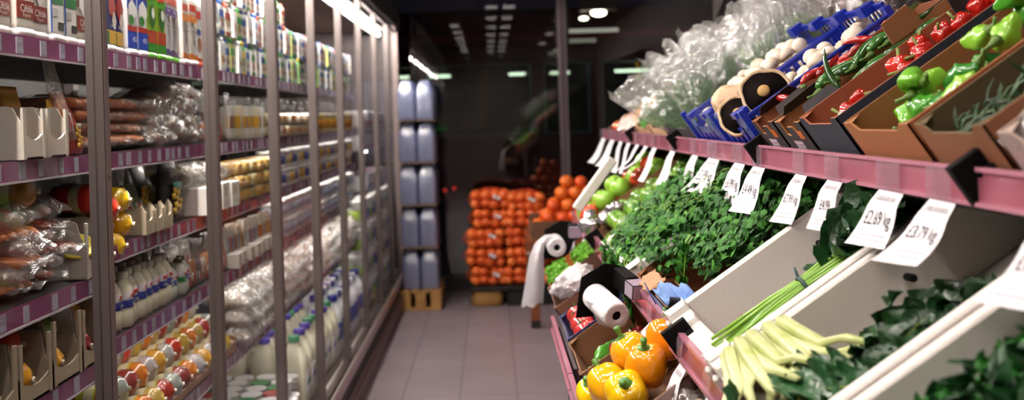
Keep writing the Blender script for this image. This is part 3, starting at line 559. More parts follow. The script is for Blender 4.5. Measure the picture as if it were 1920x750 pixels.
# --- fourth shelf
z = 1.016
row(bottle, [(('e2dcc2', 'dcd8c8', '2c3a8c', .135, .026), 'milky yogurt-drink bottle')], 2.42, 2.80, .054, z, '', S4, 'drink bottle', 'milky drink bottles on the fourth shelf', rows=2, dpt=.056, rz=.25)
row(bottle, [(('d8d8c8', '3a3a2a', '2f8a48', .105, .022), 'small green-labelled bottle'), (('d8dcd8', '3a3226', '2c50b0', .105, .022), 'small blue-labelled bottle')], 2.82, 2.98, .048, z, '', S4, 'drink bottle', 'small drink bottles on the fourth shelf', rows=2, dpt=.05)
row(standing_pouch, [((CLEAR, 'd8c8bc', 1, .13, .08), 'clear pouch with pale filling'), ((CLEAR, 'c87c48', 2, .15, .08), 'clear pouch with peach filling'), ((CRINK, '7c6070', 4, .14, .08), 'clear pouch with plum filling')], 3.0, 3.4, .055, z, '', S4, 'pouch', 'clear pouches on the fourth shelf')
row(standing_pouch, [((CRINK, 'b0aca0', 5, .17, .1), 'grey clear pouch')], 2.55, 3.4, .12, z, '', 'behind bottles on fourth shelf gap', 'pouch', 'grey pouches behind the bottles', x=-1.04)
row(thin_packet, [(('e2dcd2', '7a86a8'), 'white packet with blue print'), (('d4ccb0', 'b08848'), 'beige packet'), (('dcd8d0', 'b05c30'), 'white packet with brown print')], 3.44, 4.1, .028, z, '', S4, 'packet', 'upright packets on the fourth shelf', rz=.5, scale=1.15)
row(box_pack, [(('dcd6cc', 'b8b0a4'), 'small off-white box')], 3.44, 4.1, .095, z, '', 'before packets on fourth shelf gap', 'box', 'off-white boxes on the fourth shelf', x=-.9, scale=.6)
row(tub, [(('e8e6e8', 'f0eff0', 'b8c0d8', .045, .08), 'white yogurt pot'), (('ebe8e4', 'f0eee8', 'a8b8d0', .045, .08), 'white yogurt pot')], 4.15, 6.5, .098, z, '', S4, 'yogurt pot', 'white yogurt pots on the fourth shelf', stack=2, sh=.083)
# --- near bay: cut-out trays with sausage rolls
z = .991; cc = [('6c8a30', 'c8c04c'), ('8c1c1c', 'c8b83c'), ('c88a1c', 'd8a828'), ('c03820', 'd8a030'), ('d8982c', 'c87820')]
for j, y in enumerate((1.78, 1.925, 2.07, 2.215)):
    put(display_box, (.135, .2, (.125, .12, .135, .13)[j], .045, 'ab9882', '50342a'), (fx()-.06, y, z), (0, 0, 0), 1, 'beige tray with scooped front', S4, 'cardboard tray', 'scooped trays on the near fourth shelf')
    for k, (dy, zz, dx) in enumerate(((-.015, .036, .02), (.02, .095, -.015))):
        c = cc[(j*2+k) % 5]; put(chub, c+(.13, .034), (fx()-.05+dx, y+dy, z+.005+zz), (0, 0, R(-.2, .2)), 1, ('lower', 'upper')[k]+' fat roll in scooped tray', S4, 'sausage roll', 'sausage rolls in the scooped trays')
for y in (1.95, 2.1, 2.22):
    put(crinkle_bag, ('6c3828', 4), (fx()-.05, y, .75), (0, 0, R(-.5, .5)), 1, 'dark wrapped meat packet', S5, 'meat packet', 'dark packets on the near fifth shelf')
# --- fifth shelf
z = .742
put(display_box, (1.04, .22, .05, .035, 'b0886c', '8a6448', False), (fx()-.07, 2.89, z), (0, 0, 0), 1, 'long shallow brown cardboard tray of sausage rolls', S5, 'cardboard tray')
kc = [('c43a1c', 'b8b0a8'), ('b8b0b0', 'd0c8c0'), ('9aa098', 'b8b0a0'), ('d87818', 'd8b838'), ('b8b4b0', 'c8a028'), ('d87c1c', 'c8c040'), ('a82c1c', 'b8bc3c'), ('c8a83c', 'd8c04c'), ('d8a030', 'c8902c'), ('8c2c24', 'b0502c'), ('c0a048', 'd0b45c')]
kn = {'c43': 'red', 'b8b': 'silvery', '9aa': 'grey', 'd87': 'orange', 'a82': 'dark red', 'c8a': 'golden', 'd8a': 'amber', '8c2': 'maroon', 'c0a': 'golden'}
i = 0
for lay in range(3):
    y = 2.42+lay*.037
    while y < 3.38-lay*.03:
        c = kc[(i*7+lay*3) % 11]; put(chub, c+(.12, .036), (fx()-.015-lay*.055, y, z+.042+lay*.058), (0, -.12, R(-.12, .12)), 1, kn[c[0][:3]]+' sausage roll '+('front', 'middle', 'top')[lay]+' row', S5, 'sausage roll', 'fat sausage rolls heaped on the fifth shelf'); y += .074; i += 1
row(crinkle_bag, [(('e8e2d8', 1), 'white wrapped cheese'), (('ece8e0', 2), 'white wrapped cheese'), (('e2dcd0', 3), 'white wrapped cheese')], 3.5, 4.1, .12, z+.032, '', S5, 'cheese packet', 'white wrapped cheeses on the fifth shelf', stack=3, sh=.06)
row(cheese_block, [(('e0d6a8', 'd8c860'), 'pale yellow cheese piece')], 3.5, 4.1, .13, z+.16, '', 'at back of fifth shelf gap', 'cheese piece', 'pale cheese pieces', x=-1.02)
row(crinkle_bag, [(('c0704c', 1), 'orange-brown meat packet'), (('c89474', 2), 'pale meat packet'), (('b85c34', 3), 'orange-brown meat packet')], 4.15, 6.4, .13, z+.032, '', S5, 'meat packet', 'meat packets on the fifth shelf', stack=3, sh=.055)
# --- fridge floor
z = .327
for j in range(5):
    row(tub, [(('e4e0e0', 'ecebec', 'b84438', .034, .085), 'white cup with red band')], 2.9, 4.12, .074, z, '', 'row %s on fridge floor gap' % ('one', 'two', 'three', 'four', 'five')[j], 'cup', 'white cups in rows on the fridge floor', x=-.83-j*.072)
for j in range(4):
    row(tub, [(('e8e6e4', 'b8342c', 'e0dcd8', .04, .05), 'red-lidded tub'), (('e8e6e4', '2c8c4c', 'e0dcd8', .04, .05), 'green-lidded tub'), (('eceaea', 'eceaea', 'e0dcd8', .04, .05), 'white-lidded tub')][j % 3:]+[(('eceaea', 'eceaea', 'e0dcd8', .04, .05), 'white-lidded tub')], 3.55, 4.2, .086, z+.087+.003, '', 'row %s stacked on cups gap' % ('one', 'two', 'three', 'four')[j], 'tub', 'lidded tubs stacked on the cups', x=-.86-j*.09)
for j in range(3):
    row(jug, [(('2c9a6c',), 'green-capped milk jug'), (('4c3cb8',), 'purple-capped milk jug'), (('4c3cb8',), 'purple-capped milk jug')][(j % 2):]+[(('2c9a6c',), 'green-capped milk jug')], 4.26, 5.1, .115, z+.06 if 0 else z, '', '%s row on fridge floor gap' % ('front', 'middle', 'back')[j], 'milk jug', 'milk jugs on the fridge floor', x=-.85-j*.13, scale=1.12)
    row(tall_bottle, [(('262c90', '3048b0'), 'dark-blue-capped bottle'), (('e4e4ea', '283c98'), 'white-capped bottle')], 5.2, 6.2, .085, z, '', '%s row on fridge floor gap' % ('front', 'middle', 'back')[j], 'milk bottle', 'bottles on the fridge floor', x=-.84-j*.09, scale=1.2)
for j in range(2):
    for k in range(4):
        row(pot_stack_bucket, [(('ecebea', '9cb84c'), 'white yogurt bucket'), (('ecebea', '4c64b0'), 'white yogurt bucket')], 6.32, 8.1, .2, z+k*.172, '', 'layer %s of %s stacks gap' % (('one', 'two', 'three', 'four')[k], ('front', 'back')[j]), 'yogurt bucket', 'stacked yogurt buckets at the far end', x=-.88-j*.2)

# ================================================================ WATER PACKS BY THE WINDOW
def water_pack():
    e = empty('water_pack'); f = MB(film('c8d2f6', .42, .12, .5, 30, .35)); f.sq([(.125, .068, .003), (.13, .07, .02), (.13, .07, .2), (.126, .066, .24), (.09, .03, .315)], 24, 8); f.build('shrink_wrap', e, True)
    for x in (-.087, 0, .087):
        for y in (-.035, .035):
            q = MB(film('9fb0ea', .3, .08, .2, 20, .3)); q.lathe([(.028, .004), (.033, .012), (.033, .1), (.031, .11), (.033, .12), (.033, .2), (.026, .245), (.012, .285), (.011, .3)], 12); q.build('bottle', e, True).location = (x, y, 0)
            w = e.children[-1]
            k = MB(P('d8dcf0')); k.lathe([(.014, .295), (.014, .315), (.012, .318)], 10); k.build('cap', w, True)
            l = MB(P('3a62c8')); l.lathe([(.0335, .115), (.034, .117), (.034, .178), (.0335, .18)], 12, cap=False); l.build('paper_label', w, True)
    return e
for c in range(2):
    for k in range(5):
        for d in range(2):
            put(water_pack, (), (-.655+c*.145, 8.12+d*.27, .155+k*.335), (0, 0, PI/2), 1, 'shrink-wrapped water pack, %s in %s stack of %s row' % (('bottom layer', 'second layer', 'third layer', 'fourth layer', 'top layer')[k], ('left', 'right')[c], ('front', 'rear')[d]), 'on the pallet', 'water pack', 'water packs stacked on the pallet')
for k in range(4):
    b = MB(mat('a48a74', .8)); b.box(-.15, .15, -.135, .40, 0, .004); o = b.build('cardboard_sheet'); o.location = (-.585, 8.12, .48+k*.335+.004-.001)
    tag(o, 'brown cardboard sheet between water packs, '+('lowest', 'second lowest', 'second highest', 'highest')[k]+' sheet', 'cardboard sheet')
def pallet(w, d, h, name='pallet'):
    e = empty(name); WD = mat('c89a5c', .7, var='b8864c', vscale=6)
    for i in range(4): b = MB(WD); x = -w/2+i*(w-.07)/3; b.box(x, x+.07, -d/2, d/2, h-.018, h); b.build('deck_board', e)
    for x in (-w/2, -.04, w/2-.08):
        for y in (-d/2, d/2-.09): b = MB(WD); b.box(x, x+.08, y, y+.09, .018, h-.018); b.build('block', e)
    for y in (-d/2, d/2-.09): b = MB(WD); b.box(-w/2, w/2, y, y+.09, 0, .018); b.build('bottom_board', e)
    return e
p = pallet(.32, .6, .155); p.location = (-.585, 8.27, 0); tag(p, 'pale wooden pallet under the stack of water packs', 'pallet')

# ================================================================ NET SACKS AND ORANGES AT THE BACK
OR1 = mat('e8581a', .45, bump=.1, bscale=300, sss=.1); OR2 = mat('f07424', .45, bump=.1, bscale=300, sss=.1)
def net_sack(sd):
    e = empty('net_sack'); rnd = random.Random(sd)
    n = 0
    for k in range(2):
        for i in range(4):
            for j in range(3):
                if n == 0: b = MB(mat('ee6426', .45, var='f58038', vscale=9)); b.ball((0, 0, 0), (.048, .046, .042), 12, 9); first = b.build('orange', e, True); o = first
                else: o = clone_part(first, e) or e.children[-1]
                o = e.children[-1]; o.location = (-.118+i*.079+rnd.uniform(-.012, .012), -.11+j*.085+rnd.uniform(-.01, .01), .045+k*.08+rnd.uniform(-.008, .01)); o.rotation_euler = (rnd.random()*3, rnd.random()*3, 0); n += 1
    f = MB(mat('d84a1c', .5)); f.ball((0, 0, .085), (.175, .17, .096), 26, 14, fn=lambda d: (1+.14*(abs(d.x)**4+abs(d.y)**4+abs(d.z)**4))*(1+.05*noise.noise(d*5+Vector((sd, 0, 0)))))
    f.add([(.05+.03*i, -.16, .15+.01*i) for i in range(0)], [])
    o = f.build('net', e); w = o.modifiers.new('w', 'WIREFRAME'); w.thickness = .0028
    t = MB(P('e8e4e4')); t.grid(lambda u, v: (.03+u*.06, -.185-.012*sin(3*u+v), .1+v*.03+.012*sin(6*u)), 4, 3); t.build('ticket', e, True)
    return e
b = MB(mat('b98a4e', .75, var='a87a44', vscale=5)); b.sq([(.12, .25, .0), (.13, .26, .01), (.13, .26, .12), (.125, .255, .125)], 20, 6); o = b.build('wooden_crate', None, True, bevel=0); o.location = (-.06, 8.3, .0); tag(o, 'tan wooden crate on the floor under the orange net sacks', 'crate')
b = MB(mat('161214', .6)); b.box(-.2, .75, -.2, .28, .125, .155); b.box(.1, .75, -.18, .24, 0, .125); o = b.build('low_platform', None, bevel=.004); o.location = (0, 8.22, 0); tag(o, 'black low platform carrying the orange net sacks', 'platform')
for k in range(5):
    for c in range(3 if k < 4 else 2):
        if k == 4 and c == 1: dz = -.02
        else: dz = 0
        x = -.05+c*.285+R(-.02, .02)+(.03 if k > 2 else 0)
        put(net_sack, ((k+c) % 3,), (x, 8.2+R(-.02, .02), .157+k*.152+dz), (R(-.03, .03), R(-.03, .03), R(-.08, .08)), (.92, .92, .86), ('lowest', 'second-layer', 'third-layer', 'fourth-layer', 'topmost')[k]+' orange net sack in '+('left', 'middle', 'right')[c]+' stack', 'by the shop window', 'net sack', 'orange net sacks stacked by the window')
# wooden table with loose oranges
tb = empty('wooden_table', (.5, 7.5, 0)); WT = mat('8a4a22', .6, var='7a3f1c', vscale=5)
b = MB(WT); b.box(-.25, .3, -.35, .6, .58, .62); b.box(-.24, -.22, -.34, .59, .5, .58); b.box(-.24, .29, -.34, -.32, .5, .58); b.build('table_top', tb, bevel=.003)
for x in (-.215, .265):
    for y in (-.31, .55): b = MB(WT); b.box(x-.032, x+.032, y-.032, y+.032, .02, .58); b.box(x-.034, x+.034, y-.034, y+.034, 0, .06, DARK); b.build('leg', tb, bevel=.003)
tag(tb, 'brown wooden table with square legs carrying loose oranges', 'table')
def orange(r=.05):
    e = empty('orange'); b = MB(OR2 if r > .05 else OR1); b.ball((0, 0, 0), (r, r, r*.93), 18, 12, fn=lambda d: 1-.05*max(0, d.z)**12); b.build('peel', e, True)
    k = MB(mat('4c5a20', .7)); k.lathe([(.006, r*.86), (.007, r*.885), (.002, r*.9)], 7); k.build('stem_button', e); return e
b = MB(mat('6c4a34', .8)); b.box(-.22, .28, -.3, .3, 0, .006)
for s in (-1, 1): b.box(-.22, .28, s*.3-.004, s*.3+.004, 0, .13)
b.box(-.224, -.216, -.3, .3, 0, .1); b.box(.276, .284, -.3, .3, 0, .2); o = b.build('cardboard_box'); o.location = (.5, 7.5, .621); tag(o, 'brown cardboard box full of loose oranges on the wooden table', 'box')
i = 0
for k in range(5):
    for a in range(5-k//2):
        for c in range(5-k):
            x = .345+k*.055+a*.1+R(-.012, .012); y = 7.28+c*.1+R(-.015, .015)+k*.04
            if x > .76: continue
            put(orange, ((.052, .048)[i % 2],), (x, y, .68+k*.082+R(-.004, .004)), (R(-.6, .6), R(-.6, .6), 0), 1, 'large orange, '+('bottom', 'second', 'third', 'fourth', 'top')[k]+' layer, '+('front', 'second', 'third', 'fourth', 'fifth')[c]+' row', 'in box on wooden table', 'orange', 'loose oranges heaped on the wooden table'); i += 1
for j in range(2): put(water_pack, (), (.55+j*.15, 7.0, .002), (0, 0, PI/2), 1.0, 'bluish water pack on the floor', 'before the wooden table', 'water pack', 'water packs by the wooden table')
# ================================================================ THE SLOPING PRODUCE STAND (right)
SL = math.radians(34)
TR = Matrix.Rotation(-SL, 4, 'Y')
TIER = {'low': Matrix.Translation((.41, 0, 1.01)) @ TR, 'up': Matrix.Translation((.635, 0, 1.39)) @ TR, 'bot': Matrix.Translation((.235, 0, .85)) @ TR}
def at(t, u, y, w): return TIER[t] @ Vector((u, y, w))
def rt(*r):
    m = TR.copy()
    for ax, a in zip('ZYX', r): m = m @ Matrix.Rotation(a, 4, ax)
    return m
st = empty('produce_stand', (1.2, 3, 0)); tag(st, 'sloping tiered produce stand with pink price rails along the right of the aisle', 'produce stand')
def spart(b, name, parent=st, **k):
    if parent is st: b.v = [(x-1.2, y-3, z) for x, y, z in b.v]
    return b.build(name, parent, **k)
BK = mat('080607', .8, spec=.15)
for t, y0, y1, L, nm in (('low', .6, 4.3, .62, 'shelf_panel'), ('up', .6, 5.35, .52, 'shelf_panel'), ('bot', .9, 3.7, .35, 'shelf_panel')):
    b = MB(mat('2a2224', .6)); b.box(-.03, L, y0, y1, -.012, -.003, None, TIER[t]); spart(b, nm)
b = MB(BK); b.box(.45, .49, .6, 3.0, 0, .86); spart(b, 'base_panel')
b = MB(BK); b.box(.55, .6, 3.0, 5.35, 0, .95); spart(b, 'base_panel')
b = MB(BK); b.box(1.3, 1.34, .6, 5.35, 0, 2.3); spart(b, 'back_panel')
for y in (.6, 5.33):
    b = MB(mat('1d1719', .6)); pts = [(.6, 0), (1.3, 0), (1.3, 2.2), (1.1, 1.75), (.62, 1.36), (.62, 1.0)]; n = 6
    b.add([(x, y, z) for x, z in pts]+[(x, y+.02, z) for x, z in pts], [tuple(range(n)), tuple(range(2*n-1, n-1, -1))]+[(i, (i+1) % n, n+(i+1) % n, n+i) for i in range(n)]); spart(b, 'side_panel')
b = MB(mat('2a2224', .6)); b.box(.98, 1.3, .6, 5.35, 1.62, 1.635); spart(b, 'top_shelf')
SLV = film('d0b4c8', .6, .1, .15, 20, .4)
def rail(y0, y1, x, zt, h=.044):
    b = MB(PINKR); b.box(-.004, 0, .004, y1-y0-.004, -h, 0); b.box(-.008, .004, .004, y1-y0-.004, -.003, .003, mat('b87a8c', .2, coat=.6)); b.box(-.008, 0, .004, y1-y0-.004, -h-.002, -h+.004, mat('b87a8c', .2, coat=.6))
    b.box(0, .02, .004, y1-y0-.004, -h+.004, -h+.008, BK); o = b.build('price_rail', st); o.location = (x-1.2, y0-3, zt)
def bracket(x, y, z, t):
    b = MB(BK); b.box(-.022, .03, -.008, .008, -.038, .022, None, TR); b.box(.0, .03, -.02, .02, -.012, .0, None, TR); o = b.build('rail_bracket', st, bevel=.0015); o.location = (x-1.2, y-3, z)
for a, c in zip((.65, 1.25, 2.25, 3.25, 4.25), (1.25, 2.25, 3.25, 4.25, 5.33)): rail(a, c, .6, 1.4185)
for y in (1.25, 2.25, 3.25, 4.25): bracket(.592, y, 1.414, 'up')
for a, c in zip((.65, 1.12, 1.86, 2.62, 3.36), (1.12, 1.86, 2.62, 3.36, 4.28)): rail(a, c, .34, 1.093, .047)
for y in (1.12, 1.86, 2.62, 3.36): bracket(.332, y, 1.088, 'low')
for a, c in zip((.9, 1.7, 2.4), (1.7, 2.4, 3.1)): rail(a, c, .175, .885, .04)
rail(.7, 5.3, .975, 1.66)

# ---------------------------------------------------------------- price tags hanging on the rails
PT = []
def price_tag(x, y, z, txt, w=.085, ln=.095, curl=1.0, twist=.3, rh=.044, desc='', scrib=None):
    """sleeve lies on the rail face, paper curls out over the aisle below it; a: across (towards the camera), s: down"""
    def F(a, s):
        if s < rh: return (-.006, -a, -s)
        t = (s-rh)/ln; yaw = twist*t; ox = -(.012*min(t*4, 1)+.05*curl*t*t*.9+.008*t); oz = -rh-ln*(t*(1-.12*curl*t))
        return (ox+a*sin(yaw), -a*cos(yaw), oz)
    b = MB(PAPER); b.grid(lambda u, v: F((u-.5)*w, rh+v*ln), 2, 10); b.grid(lambda u, v: (lambda p: (p[0]+.0006, p[1], p[2]))(F((.5-u)*w, rh+v*ln)), 2, 10)
    e = b.build('price_tag', None, True)
    k = MB(SLV); k.grid(lambda u, v: (-.0055-.002*sin(PI*v), -(u-.5)*w, -v*rh*1.02), 2, 4); k.build('clear_sleeve', e, True)
    q = MB(INK); off = lambda a, s: (lambda p: (p[0]-.0012, p[1], p[2]))(F(a, s))
    if txt: q.text(txt, .027*w/.085, lambda a, c: off(a*.72-c*.15, rh+ln*.5-c*1.1), INK)
    rnd = random.Random(int(y*1000))
    a = -w*.36
    while a < w*.34:
        c = rnd.uniform(.003, .006); v0 = rh+ln*.10; 
        for (p0, p1) in (((a, v0), (a+c*.5, v0+.008)), ((a+c*.5, v0+.008), (a+c, v0+.001))):
            q.add([off(*p0), off(p0[0]+.0011, p0[1]), off(p1[0]+.0011, p1[1]), off(*p1)], [(0, 1, 2, 3)])
        a += c+rnd.uniform(.001, .004)
    for v in (.78, .86): q.add([off(-w*.42, rh+ln*v), off(w*.42, rh+ln*v), off(w*.42, rh+ln*v+.0012), off(-w*.42, rh+ln*v+.0012)], [(0, 1, 2, 3)], GREYT)
    q.build('handwriting', e)
    e.location = (x, y, z); PT.append(e); return e
def tagset(lst, where):
    for i, (px_, x, z, txt, w, ln, cu, tw) in enumerate(lst):
        y = 1900*x/(px_-918); o = price_tag(x, y, z, txt, w, ln, cu, tw, .046 if x < .5 else .044)
        o['category'] = 'price tag'; o['group'] = 'handwritten price tags on the stand'; PENDING.append((o, 'white price tag'+(' reading '+txt if txt else ' with handwriting'), where))
U = .594; ZU = 1.4185
tagset([(1131, U, ZU, '', .16, .15, 1.2, .1), (1147, U, ZU, '', .15, .15, 1.2, .1), (1163, U, ZU, '', .1, .15, .4, .1), (1178, U, ZU, '', .1, .14, .5, .0), (1194, U, ZU, '', .09, .13, 1.6, -.1), (1210, U, ZU, '', .085, .12, 1.9, -.1),
        (1226, U, ZU, '', .085, .135, .8, .1), (1260, U, ZU, '', .085, .12, .6, .2), (1302, U, ZU, '£1.59 kg', .08, .11, .5, .25), (1337, U, ZU, '£2.99 kg', .125, .10, .9, .35), (1385, U, ZU, '£6.99 kg', .095, .105, .5, .3), (1421, U, ZU, '£4.49 kg', .095, .11, .6, .3),
        (1500, U, ZU, '£7.99 kg', .07, .10, .55, .35), (1563, U, ZU, '£4.99', .075, .09, .3, .25), (1668, U, ZU, '£2.69 kg', .09, .088, .55, .3), (1764, U, ZU, '£3.79 kg', .075, .095, 1.1, .45), (1985, U, ZU, '£1.69 kg', .075, .10, .9, .4)], 'on upper pink rail')
tagset([(1078, .334, 1.093, '', .1, .11, .5, 0), (1090, .334, 1.093, '', .08, .12, .4, 0), (1103, .334, 1.093, '', .09, .11, .3, 0), (1212, .334, 1.093, '', .07, .07, .5, .3), (1268, .334, 1.093, '£2.99 kg', .055, .10, .6, .3), (1318, .334, 1.093, '£1.99 kg', .055, .10, .2, .3)], 'on lower pink rail')
tagset([(1062, .17, .885, '', .12, .08, .8, 0), (1082, .17, .885, '', .09, .1, .8, 0), (1104, .17, .885, '', .07, .1, .4, 0)], 'on bottom pink rail')

# ---------------------------------------------------------------- crates and boxes
def foam_crate(W, L=.56, H=.135):
    b = MB(FOAM); t = .022; h = W/2
    b.box(0, L, -h, h, 0, .018); b.box(L-t, L, -h, h, .018, H)
    for s in (-1, 1):
        y0, y1 = sorted((s*h, s*(h-t))); b.box(.03, L-t, y0, y1, .018, H); b.box(.05, L-.03, y0-(.003 if s < 0 else -.002), y1+(.003 if s > 0 else -.002), H-.02, H-.008)
    c = h/3.2; prof = [(-h, 0), (h, 0), (h, H+.004), (h-c*.55, H+.004), (h-c*.62, H-.014), (h-c*1.1, H-.016), (h-c*1.2, H-.032), (-h+c*1.2, H-.032), (-h+c*1.1, H-.016), (-h+c*.62, H-.014), (-h+c*.55, H+.004), (-h, H+.004)]
    n = len(prof); b.add([(-.014, y, z) for y, z in prof]+[(.03, y, z) for y, z in prof], [tuple(range(n)), tuple(range(2*n-1, n-1, -1))]+[(i, (i+1) % n, n+(i+1) % n, n+i) for i in range(n)])
    for s in (-1, 1):
        for q in (0, 1): y = s*(h-c*(.3+q*.55)); b.box(-.024, -.014, y-c*.17, y+c*.17, 0, H-.01-q*.02)
    b.box(-.022, -.014, -c*1.5, c*1.5, .02, H-.045)
    o = b.build('foam_crate', None, bevel=.0035)
    k = MB(BK); k.tube([(.3, h-t-.001, .08), (.3, h-t-.03, .083)], .006, 8); k.build('drain_plug', o, True); return o
def card_box(W, L, H, outer, inner, style=0):
    O, I = mat(outer, .8, var=None), mat(inner, .85, var=None, bump=.1, bscale=60); b = MB(O, I); h = W/2; t = .0035
    b.box(0, L, -h, h, 0, t, I)
    for s in (-1, 1):
        y0, y1 = sorted((s*h, s*(h-t/2))); b.box(0, L, y0, y1, 0, H, O); y0, y1 = sorted((s*(h-t/2), s*(h-t*1.5))); b.box(t, L-t, y0, y1, t, H+.0005, I)
    b.box(L-t, L, -h, h, 0, H, I)
    if style == 3: lo = [(-h, H), (-h*.75, H), (-h*.6, H-.012), (h*.6, H-.014), (h*.75, H), (h, H)]
    else: lo = [(-h, H), (-h*.62, H), (-h*.58, H-.03), (-h*.3, H-.034), (-h*.2, H-.012), (h*.2, H-.012), (h*.3, H-.034), (h*.58, H-.03), (h*.62, H), (h, H)]
    prof = [(-h, 0), (h, 0)]+lo[::-1]; n = len(prof)
    for x, m in ((0, O), (t, I)):
        b.add([(x, y, z) for y, z in prof], [tuple(range(n))], m); 
    b.add([(x, y, z) for x in (0, t) for y, z in prof], [(i, (i+1) % n, n+(i+1) % n, n+i) for i in range(n)], I)
    for s in (-1, 1):   # corner gussets
        y = s*(h-t*2); b.add([(t*1.5, y, t), (t*1.5, y, H), (.035, y, H+.0), (.05, y, t), (t*1.5, y-s*.02, H-.002), (.03, y, H-.002)], [(0, 1, 2, 3), (1, 4, 5)], I)
    o = b.build('cardboard_box')
    if style == 1 or style == 2:
        k = MB(P('b8aab4')); k.box(-.0012, -.0004, -h*.3, h*.35, .018, H-.045); k.box(-.0016, -.0008, -h*.75, -h*.4, H*.62, H*.8, P('d86a2a'))
        for i in range(4): k.box(-.002, -.0012, -h*.25, h*.28, .024+i*.008, .026+i*.008, GREYT)
        k.build('printed_label', o)
    if style in (1, 2):
        for s, l in ((-1, .09), (1, .11)):
            k = MB(mat(outer, .8), I); pts = [(.02, s*h*.985, H-.004), (.02+l, s*h*.985, H-.004), (.02+l*.8, s*(h*.985-.02), H+.022), (.03, s*(h*.985-.02), H+.018)]
            k.add(pts+[(x, y-s*.0015, z-.001) for x, y, z in pts], [(0, 1, 2, 3), (7, 6, 5, 4), (0, 4, 5, 1), (1, 5, 6, 2), (2, 6, 7, 3), (3, 7, 4, 0)]); k.build('flap', o)
    return o
def blue_crate(W, L=.40, H=.112):
    BL = mat('1a2f9e', .3, coat=.3); b = MB(BL); h = W/2
    def wall(fn, nu, nv, hole):
        for i in range(nu):
            for j in range(nv):
                if not hole(i, j): b.add([fn(i/nu, j/nv), fn((i+1)/nu, j/nv), fn((i+1)/nu, (j+1)/nv), fn(i/nu, (j+1)/nv)], [(0, 1, 2, 3)])
    hx = lambda i, j: 0 < j < 9 and (i % 3 != 0) and (j % 3 != 0) and not ((i//3+j//3) % 2 == 0 and (i % 3 == 1) and (j % 3 == 1) and False)
    for s in (-1, 1):
        wall(lambda u, v: (u*L, s*h, v*H), 48, 10, hx)
    wall(lambda u, v: (L, -h+u*W, v*H*1.25), 36, 10, lambda i, j: hx(i, j) or (12 < i < 23 and 6 < j < 9))
    wall(lambda u, v: (0, -h+u*W, v*H*(.72 if .3 < u < .7 else 1)), 36, 8, lambda i, j: (i % 6 in (2, 3, 4)) and 1 < j < 6)
    wall(lambda u, v: (u*L, -h+v*W, .004), 30, 24, lambda i, j: i % 2 and j % 2)
    o = b.build('blue_crate'); m = o.modifiers.new('s', 'SOLIDIFY'); m.thickness = .0032; m.offset = 0
    k = MB(BL)
    for s in (-1, 1):
        k.box(-.004, L+.004, s*h-.004, s*h+.004, H-.004, H+.003); k.box(0, L, s*h-.003, s*h+.003, -.003, .005)
        for x in (0, L): k.box(x-.008, x+.008, s*h-.008, s*h+.008, 0, H+.018); 
        k.box(-.006, .03, s*h*.55-.02, s*h*.55+.02, H-.003, H+.012); k.box(L-.03, L+.006, s*h*.55-.02, s*h*.55+.02, H+.015, H+.04)
    k.box(L-.004, L+.004, -h, h, H*1.25-.004, H*1.25+.003); k.build('rim', o, bevel=.001); return o
def crate(builder, args, t, y0, y1, desc, cat, u=0, w=0, wh='on the stand', yaw=0):
    o = put(builder, (round(y1-y0-.006, 4),)+args, at(t, u, (y0+y1)/2, w), rt(yaw), 1, desc, wh, cat); return o
# ---------------------------------------------------------------- produce
def stem_pepper(b, top, m, r=.006, h=.03):
    b.lathe([(.018, 0), (.015, .004), (r, .008), (r*.8, h*.6), (r*1.2, h)], 9, m, Matrix.Translation(top) @ Matrix.Rotation(.25, 4, 'X'))
def bell_pepper(c, r=.045):
    b = MB(mat(c, .16, coat=.8)); ph = R(0, 6)
    b.ball((0, 0, 0), (r, r, r*1.12), 36, 18, fn=lambda d: (1-.10*abs(sin(2*(math.atan2(d.y, d.x)+ph)))**3*(1-abs(d.z)**3)-.26*max(0, d.z)**8-.12*max(0, -d.z)**6)*(1+.04*noise.noise(d*1.5))*(1+.06*d.z))
    o = b.build('bell_pepper', None, True); k = MB(mat('4c7a28', .5)); stem_pepper(k, (0, 0, r*.8), None); k.build('stem', o, True); return o
def chilli(c, L=.11, r=.011, bend=.3, sd=0):
    b = MB(mat(c, .2, coat=.8)); n = 9; pts = []
    for i in range(n): t = i/(n-1); pts.append((t*L, sin(t*2.2)*bend*.05, .012*sin(t*3+sd)))
    b.tube(pts, [r*v for v in (.5, .95, 1, .98, .9, .8, .62, .4, .08)], 10); o = b.build('chilli', None, True)
    k = MB(mat('4a6a2a', .5)); k.tube([(.004, 0, 0), (-.004, 0, 0), (-.02, -.003, .002), (-.032, -.008, .006)], [r*.85, r*.7, .0032, .0036], 7); k.build('stem', o, True); return o
def long_pepper(c, sd=0, L=.12, r=.027):
    b = MB(mat(c, .25, coat=.6)); n = 14; rings = []
    for i in range(n+1):
        t = i/n; rr = r*(.35+1.5*t)*(1-.1*t) if t < .35 else r*(1.0-.72*((t-.35)/.65)**1.6); rr *= 1+.22*noise.noise(Vector((t*5, sd, 0)))
        rings.append([(t*L, (rr if i < n else .004)*cos(2*PI*j/18)*(1+.13*sin(3*2*PI*j/18+t*5+sd))+.015*sin(t*3+sd), (rr if i < n else .004)*sin(2*PI*j/18)*(1+.13*cos(2*2*PI*j/18+t*4))) for j in range(18)])
    b.loft(rings); o = b.build('green_pepper', None, True); k = MB(mat('5a7a30', .5)); k.tube([(.006, 0, 0), (-.006, 0, 0), (-.025, .004, .006), (-.04, .012, .014)], [.013, .01, .0042, .005], 8); k.build('stem', o, True); return o
